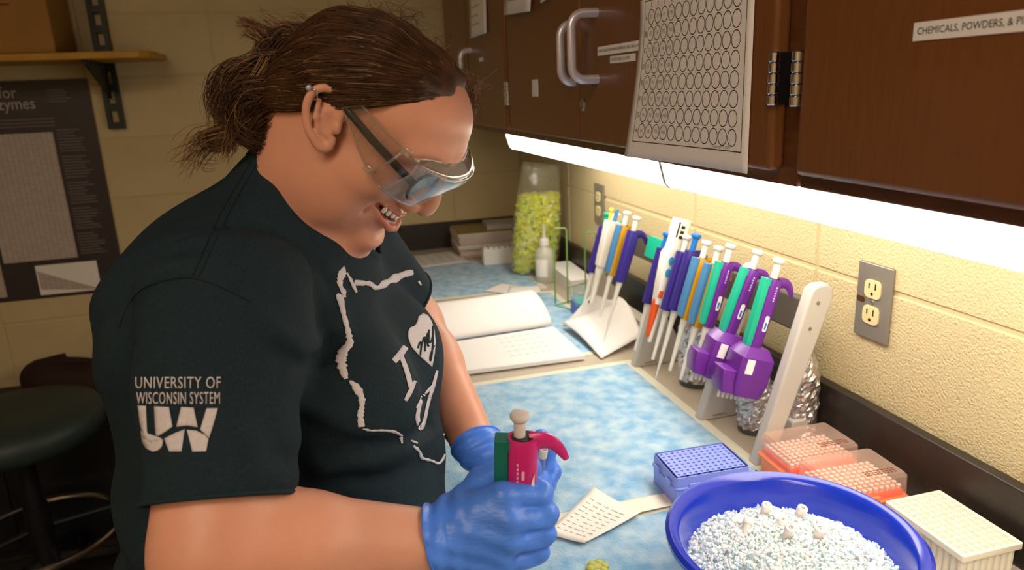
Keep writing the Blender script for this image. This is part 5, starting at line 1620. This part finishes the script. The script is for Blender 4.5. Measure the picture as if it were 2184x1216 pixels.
# ---- safety goggles worn over eyeglasses
gog_clear = thin_glass('clear_polycarbonate', '#f7f7f5', .04, 1.0, .03, .02)
gog_lens = thin_glass('goggle_lens', '#eef5f8', .05, .9, .05, .13, '#eaf5fc')  # pale blue haze paints in the bright bench mirrored by the lens
gog_edge = thin_glass('clear_edge', '#f0eae2', .08, 1.5, .10, .16, '#f2ece4')  # pale haze puts bright edge highlights into the colour of rims and ledge
gog = thing('safety_goggles', 'clear wraparound safety goggles worn over the eyeglasses', 'goggles', (0, 0, 0))
gog.matrix_world = HM @ Matrix.Translation((.05, 0, 0)) @ Matrix.Rotation(math.radians(-7), 4, 'Z') @ Matrix.Translation((-.05, 0, 0))
def lens_x(y): return .127 - .034 * (abs(y) / .074) ** 2.6
def zb(y):
    return -.029 + .022 * math.exp(-(y / .0140) ** 2) + (.012 if y < 0 else .004) * (abs(y) / .068) ** 2
def zt(y): return .022 + .006 * (abs(y) / .072) ** 2
n = 40
def lens_pt(u, v):
    y = -.068 + .142 * u; a, b = zb(y), zt(y); z = a + (b - a) * v
    return Vector((lens_x(y) + .46 * min(0, z - .014), y, z))
sheet('front_lens', None, None, lens_pt, n, 12, gog_lens, gog, .0018)
sheet('top_ledge', None, None, lambda u, v: lens_pt(u, 1) + Vector((-.020 * v * (1 - abs(2 * u - 1) ** 5 * .8), 0, .011 * v * (1 - abs(2 * u - 1) ** 5))), n, 3, gog_edge, gog, .0016)
MB().tube([lens_pt(i / n, 1) for i in range(n + 1)], .0013, 8).build('lens_rim', gog_edge, gog, smooth=180)
MB().tube([lens_pt(i / n, 0) for i in range(n + 1)], .0012, 8).build('lens_rim', gog_edge, gog, smooth=180)
for s in (-1, 1):
    e0, e1 = lens_pt(0 if s < 0 else 1, 0), lens_pt(0 if s < 0 else 1, 1)
    def side(u, v):
        top = Vector((e1.x + (.004 - e1.x) * u, s * (.068 + .018 * u ** .6), .030 + .012 * u))
        bx_ = e0.x + (.010 - e0.x) * u
        bot = Vector((bx_, s * (.068 + .018 * u ** .6), e0.z + (.029 - e0.z) * u ** 1.2))
        return bot.lerp(top, v)
    sp_ = sheet('side_shield', None, None, side, 14, 8, gog_clear, gog, .0016)
    MB().tube([side(k / 14, 1) for k in range(15)], .0014, 8).build('shield_edge', gog_edge, sp_, smooth=180)
    MB().tube([side(k / 14, 0) for k in range(15)], .0013, 8).build('shield_edge', gog_edge, sp_, smooth=180)
    for k in range(7):
        u = .22 + k * .085; MB().tube([side(u, .06) + Vector((0, s * .001, 0)), side(u - .03, .94) + Vector((0, s * .001, 0))], .0004, 6).build('vent_rib', gog_clear, sp_, smooth=180)
    for p in (side(.14, 1), side(.26, .03)):
        MB().box(-.005, .005, -.002, .003, -.004, .004, M=Matrix.Translation(p + Vector((0, s * .001, 0)))).build('hinge', gog_edge, gog, bevel=.001)
    MB().tube([side(.16, 1.0), side(.19, .1)], .0016, 8).build('hinge_post', gog_edge, gog, smooth=180)
    MB().tube([side(1, .6), Vector((-.012, s * .0868, .040)), Vector((-.028, s * .084, .028))], [.0022, .0022, .0015], 8).build('temple_arm', gog_clear, gog, smooth=180)
# eyeglasses
blackf = mat('black_frame', '#121418', .25, coat=.4)
eg = thing('eyeglasses', 'black framed eyeglasses under the clear goggles', 'glasses', (0, 0, 0))
eg.matrix_world = HM
def rim_pt(s, a, k=1.0):
    cy, sy = .0335, .0245 * k; cz, sz = -.002, .0165 * k
    y = cy + sy * math.copysign(abs(math.cos(a)) ** .8, math.cos(a)); z = cz + sz * math.copysign(abs(math.sin(a)) ** .85, math.sin(a))
    return Vector((.1095 - .10 * max(0, y - .02) ** 1.15 * 4 - .004, s * y, z))
for s in (-1, 1):
    rm = MB().tube([rim_pt(s, 2 * PI * k / 36) for k in range(37)], .0017, 8, caps=False).build('rim', blackf, eg, smooth=180)
    MB().add([rim_pt(s, 2 * PI * k / 36, .97) + Vector((.0006 * t, 0, 0)) for t in (-1, 1) for k in range(36)], [tuple(range(36)), tuple(range(71, 35, -1))]).build('lens', thin_glass('spectacle_glass', '#f4fafa', .02, .8, .02), rm)
    MB().tube([rim_pt(s, .25), Vector((.078, s * .0665, .009)), Vector((.045, s * .0745, .017)), Vector((.004, s * .0795, .027)), Vector((-.012, s * .080, .022))], [.0026, .0028, .0028, .0024, .0018], 8, flat=1.5).build('temple_arm', blackf, eg, smooth=180)
MB().tube([rim_pt(-1, PI - .3), Vector((.107, 0, .006)), rim_pt(1, PI - .3)], .0016, 8).build('bridge', blackf, eg, smooth=180)

# ---- what the hands hold
HPM = Matrix.Translation((.1675, .612, 1.212)) @ Matrix.Rotation(math.radians(-17), 4, 'Z') @ Matrix.Rotation(math.radians(3), 4, 'Y')
pip = pipette('held_pipette', 'pink and dark teal pipette gripped in the gloved right hand', HPM, P_PINK, P_DTEAL, group=None, label_tag=False, z0=-.026, slim=1.0, button=mat('plunger_grey', '#d6d0d0', .4))
MB().prism([(.0085, -.100), (.0150, -.100), (.0150, -.058), (.0125, -.066)], -.0150, -.0120, 'y').build('sticker', M_['paper'], pip, smooth=0)
MB().prism(rpoly(.0028, .009, .0013, 4, .004, -.060), -.0153, -.014, 'y').build('logo_mark', mat('pale_pink_print', '#e7b3cf', .5), pip)
dg = MB()
for k in range(7): dg.box(-.0022, -.0004, -.0153, -.0138, -.050 - k * .0046, -.0472 - k * .0046)
dg.build('volume_marks', mat('pink_print', '#d9a0b8', .5), pip, smooth=0)
held = thing('held_tube', 'small clear tube pinched in the gloved left hand', 'tube', tuple(LH(.0840, -.002, .026)))
held.rotation_euler = (.1, .12, 0)
MB().lathe([(.0012, -.034), (.0032, -.031), (.0046, -.014), (.0046, .0)], 16).build('body', mat('clear_tube', '#eef3f6', .08, trans=.9), held, smooth=50)
MB().lathe([(.0058, -.001), (.0058, .010), (.0052, .011), (.0046, .011), (.0044, .006)], 18).build('threaded_neck', mat('tube_neck', '#e4e4de', .3, trans=.3), held, smooth=50)
# ---- print on the shirt: image pixels cast along camera rays onto the cloth
printm = mat('white_screen_print', '#cbc6cc', .8, vary=.05, vscale=300)
class CameraPress:
    """rays from the camera carry artwork to the cloth; a, b: image pixel offsets"""
    def __init__(s, ox, oy):
        s.o = Vector(cam.matrix_world.translation); s.ox = ox; s.oy = oy; s.u = .0005
        s.x, s.y, s.z = Vector(HX), Vector(HU), Vector(HN)
    def __call__(s, a, b, lift=.0009):
        dr = (s.x * (a + s.ox - 1092) + s.y * (608 - b - s.oy) - s.z * 1544.9).normalized()  # direction from the camera through an image pixel
        h = shirt_bvh.ray_cast(s.o, dr, 1.6)
        if h[0] is None: return None
        nn = h[1] if h[1].dot(dr) < 0 else -h[1]
        return h[0] + nn * lift
    def mesh(s, polys, name, material, step, lift=.0009):
        bm = bmesh.new()
        for P, F in polys:
            vs = [bm.verts.new((x, y, 0)) for x, y in P]
            for q in F:
                try: bm.faces.new([vs[i] for i in q])
                except ValueError: pass
        bmesh.ops.triangulate(bm, faces=bm.faces[:])
        for it in range(6):
            long_ = [e for e in bm.edges if e.calc_length() > step]
            if not long_: break
            bmesh.ops.subdivide_edges(bm, edges=long_, cuts=1)
            bmesh.ops.triangulate(bm, faces=bm.faces[:])
        dead = []
        for w in bm.verts:
            p = s(w.co.x, w.co.y, lift)
            if p is None: dead.append(w)
            else: w.co = p
        bmesh.ops.delete(bm, geom=dead, context='VERTS')
        for q in list(bm.faces):
            if max(e.calc_length() for e in q.edges) > step * s.u * 14: bm.faces.remove(q)
        me = bpy.data.meshes.new(name); bm.to_mesh(me); bm.free()
        o = link_mesh(name, me, material, shirt, smooth=180, fix=False)
        md = o.modifiers.new('thick', 'SOLIDIFY'); md.thickness = .0003; md.offset = 0
        return o
def ribbon(pts, sub=4, jag=0.0):
    S_ = spline([(p[0], p[1], p[2]) for p in pts], sub); P = []; F = []
    for i, p in enumerate(S_):
        a = S_[max(i - 1, 0)]; b = S_[min(i + 1, len(S_) - 1)]; t = np.array([b[0] - a[0], b[1] - a[1]]); t = t / (np.linalg.norm(t) + 1e-9)
        nrm = np.array([-t[1], t[0]]); w = max(p[2], 2) / 2 * (1 + jag * math.sin(i * 2.4 + p[0]) * math.sin(i * 1.1 + p[1]))
        P += [tuple(p[:2] + nrm * w), tuple(p[:2] - nrm * w)]
        if i: F.append((2 * i - 2, 2 * i - 1, 2 * i + 1, 2 * i))
    return P, F
def poly(pts): return list(pts), [tuple(range(len(pts)))]
def shift(pr, k, ox, oy): return [(ox + x * k, oy + y * k) for x, y in pr[0]], pr[1]
chest = CameraPress(840, 780)
K = 1 / 2.432
def cr(pts): return [((x * K + 640 - 840), (y * K + 520 - 780), w * K) for x, y, w in pts]
def cq(pts): return [((x * K + 640 - 840), (y * K + 520 - 780)) for x, y in pts]
outline = [
 [(225, 118, 10), (217, 150, 34), (203, 190, 34), (208, 225, 18), (222, 250, 26), (226, 278, 20)], [(240, 150, 6), (258, 185, 16), (272, 215, 20), (290, 252, 8)],
 [(278, 202, 26), (320, 205, 30), (360, 208, 22), (395, 230, 28), (440, 205, 36), (490, 180, 36), (540, 158, 34), (585, 148, 22)],
 [(188, 262, 16), (205, 285, 36), (215, 330, 26), (232, 400, 24), (250, 470, 28), (255, 520, 36), (228, 555, 42), (212, 600, 48), (220, 650, 44), (238, 702, 26)],
 [(255, 712, 8), (285, 740, 36), (315, 790, 34), (320, 840, 28), (312, 890, 30), (318, 950, 34)],
 [(325, 960, 8), (370, 968, 10), (430, 968, 12), (490, 975, 14), (528, 997, 12)], [(520, 1003, 14), (526, 1036, 10)], [(572, 1022, 8), (607, 1036, 10)],
 [(585, 1050, 12), (615, 1075, 16), (630, 1110, 16), (680, 1125, 12), (720, 1138, 12), (750, 1090, 12), (755, 1030, 10), (742, 985, 8)], [(612, 195, 8), (626, 216, 8)]]
for st_ in outline: chest.mesh([ribbon(cr(st_), 5, .35)], 'state_outline', printm, 9)
chest.mesh([ribbon(cr([(484, 612, 30), (515, 578, 34), (545, 535, 32)])), ribbon(cr([(522, 585, 22), (550, 660, 24), (572, 745, 26)])), ribbon(cr([(543, 815, 16), (568, 768, 24), (594, 712, 14)]))], 'letter_i', printm, 8)
heart = [(605, 405), (612, 378), (635, 362), (660, 372), (680, 405), (694, 450), (700, 510), (695, 570), (682, 640), (650, 612), (610, 577), (575, 537), (558, 490), (558, 455), (570, 435), (590, 428), (605, 434)]
chest.mesh([poly(cq(heart))], 'heart', printm, 7)
my = [[(605, 545, 4), (616, 515, 9), (624, 522, 8), (618, 582, 7)], [(619, 560, 4), (634, 498, 8), (643, 492, 9), (642, 560, 7)], [(642, 545, 4), (654, 478, 8), (660, 470, 9), (657, 528, 8), (666, 530, 4)],
      [(664, 448, 7), (663, 505, 8), (672, 512, 7), (683, 478, 5)], [(684, 428, 7), (684, 510, 8), (676, 590, 8), (669, 608, 6), (671, 575, 5), (692, 528, 4)]]
chest.mesh([ribbon(cr(p)) for p in my], 'script_word', shirtm, 6, .0018)
chest.mesh([ribbon(cr([(632, 790, 16), (614, 850, 18), (606, 905, 22), (624, 958, 26), (642, 915, 18), (656, 850, 16), (670, 792, 18)])), ribbon(cr([(602, 853, 12), (622, 818, 16), (642, 782, 12)]))], 'letter_u', printm, 8)
chest.mesh([ribbon(cr([(646, 778, 10), (668, 755, 16), (696, 728, 14)])), ribbon(cr([(668, 800, 14), (686, 745, 18), (708, 658, 12)]))], 'letter_w', printm, 8)
# sleeve print, in image pixels
SX, SY = 419, 945
slv = CameraPress(430, 945)
def sl_text(txt, cx, cy, width, height, name):
    v, f = text_mesh(txt, 1.0, 1.0, 1.08)
    xs = [p[0] for p in v]; ys = [p[1] for p in v]; w = max(xs) - min(xs); h = max(ys) - min(ys)
    P = [(cx + (p[0] - (max(xs) + min(xs)) / 2) * width / w, cy - (p[1] - (max(ys) + min(ys)) / 2) * height / h) for p in v]
    slv.mesh([(P, f)], name, printm, 12)
sl_text('UNIVERSITY OF', 370 - SX, 816 - SY, 180, 25, 'sleeve_lettering')
sl_text('WISCONSIN SYSTEM', 370 - SX, 849 - SY, 176, 26, 'sleeve_lettering')
k3 = 1 / 2.111
logo = [[(602, 474), (638, 476), (643, 590), (652, 628), (628, 617), (612, 560)], [(675, 478), (740, 482), (757, 570), (720, 597), (684, 618), (679, 560)], [(795, 482), (850, 485), (868, 573), (822, 565), (774, 571)],
        [(908, 488), (958, 488), (936, 570), (919, 623), (897, 600), (880, 583)], [(615, 588), (630, 625), (660, 640), (690, 636), (717, 626), (710, 660), (692, 678), (668, 683), (640, 668), (622, 640)],
        [(720, 625), (765, 601), (810, 583), (796, 683), (742, 683)], [(820, 585), (862, 588), (900, 608), (917, 626), (905, 683), (845, 685)]]
for P in logo: slv.mesh([poly([(x * k3 - SX, y * k3 + 640 - SY) for x, y in P])], 'logo_piece', printm, 12)
# seams, image pixels cast like the print
seamm = mat('seam_thread', '#081318', .9)
def seam(pts, r=.0007):
    S_ = [slv(p[0] - SX, p[1] - SY, .0002) for p in spline([(x, y, 0) for x, y in pts], 6)]
    S_ = [p for p in S_ if p is not None]
    if len(S_) > 3: MB().tube(S_, r, 6).build('seam', seamm, shirt, smooth=180)
seam([(525, 345), (490, 402), (452, 472), (418, 548), (400, 590)]); seam([(537, 350), (503, 408), (466, 478), (431, 552), (412, 592)])
seam([(243, 700), (262, 652), (290, 618), (335, 600), (386, 592), (436, 603), (480, 622), (525, 645)])
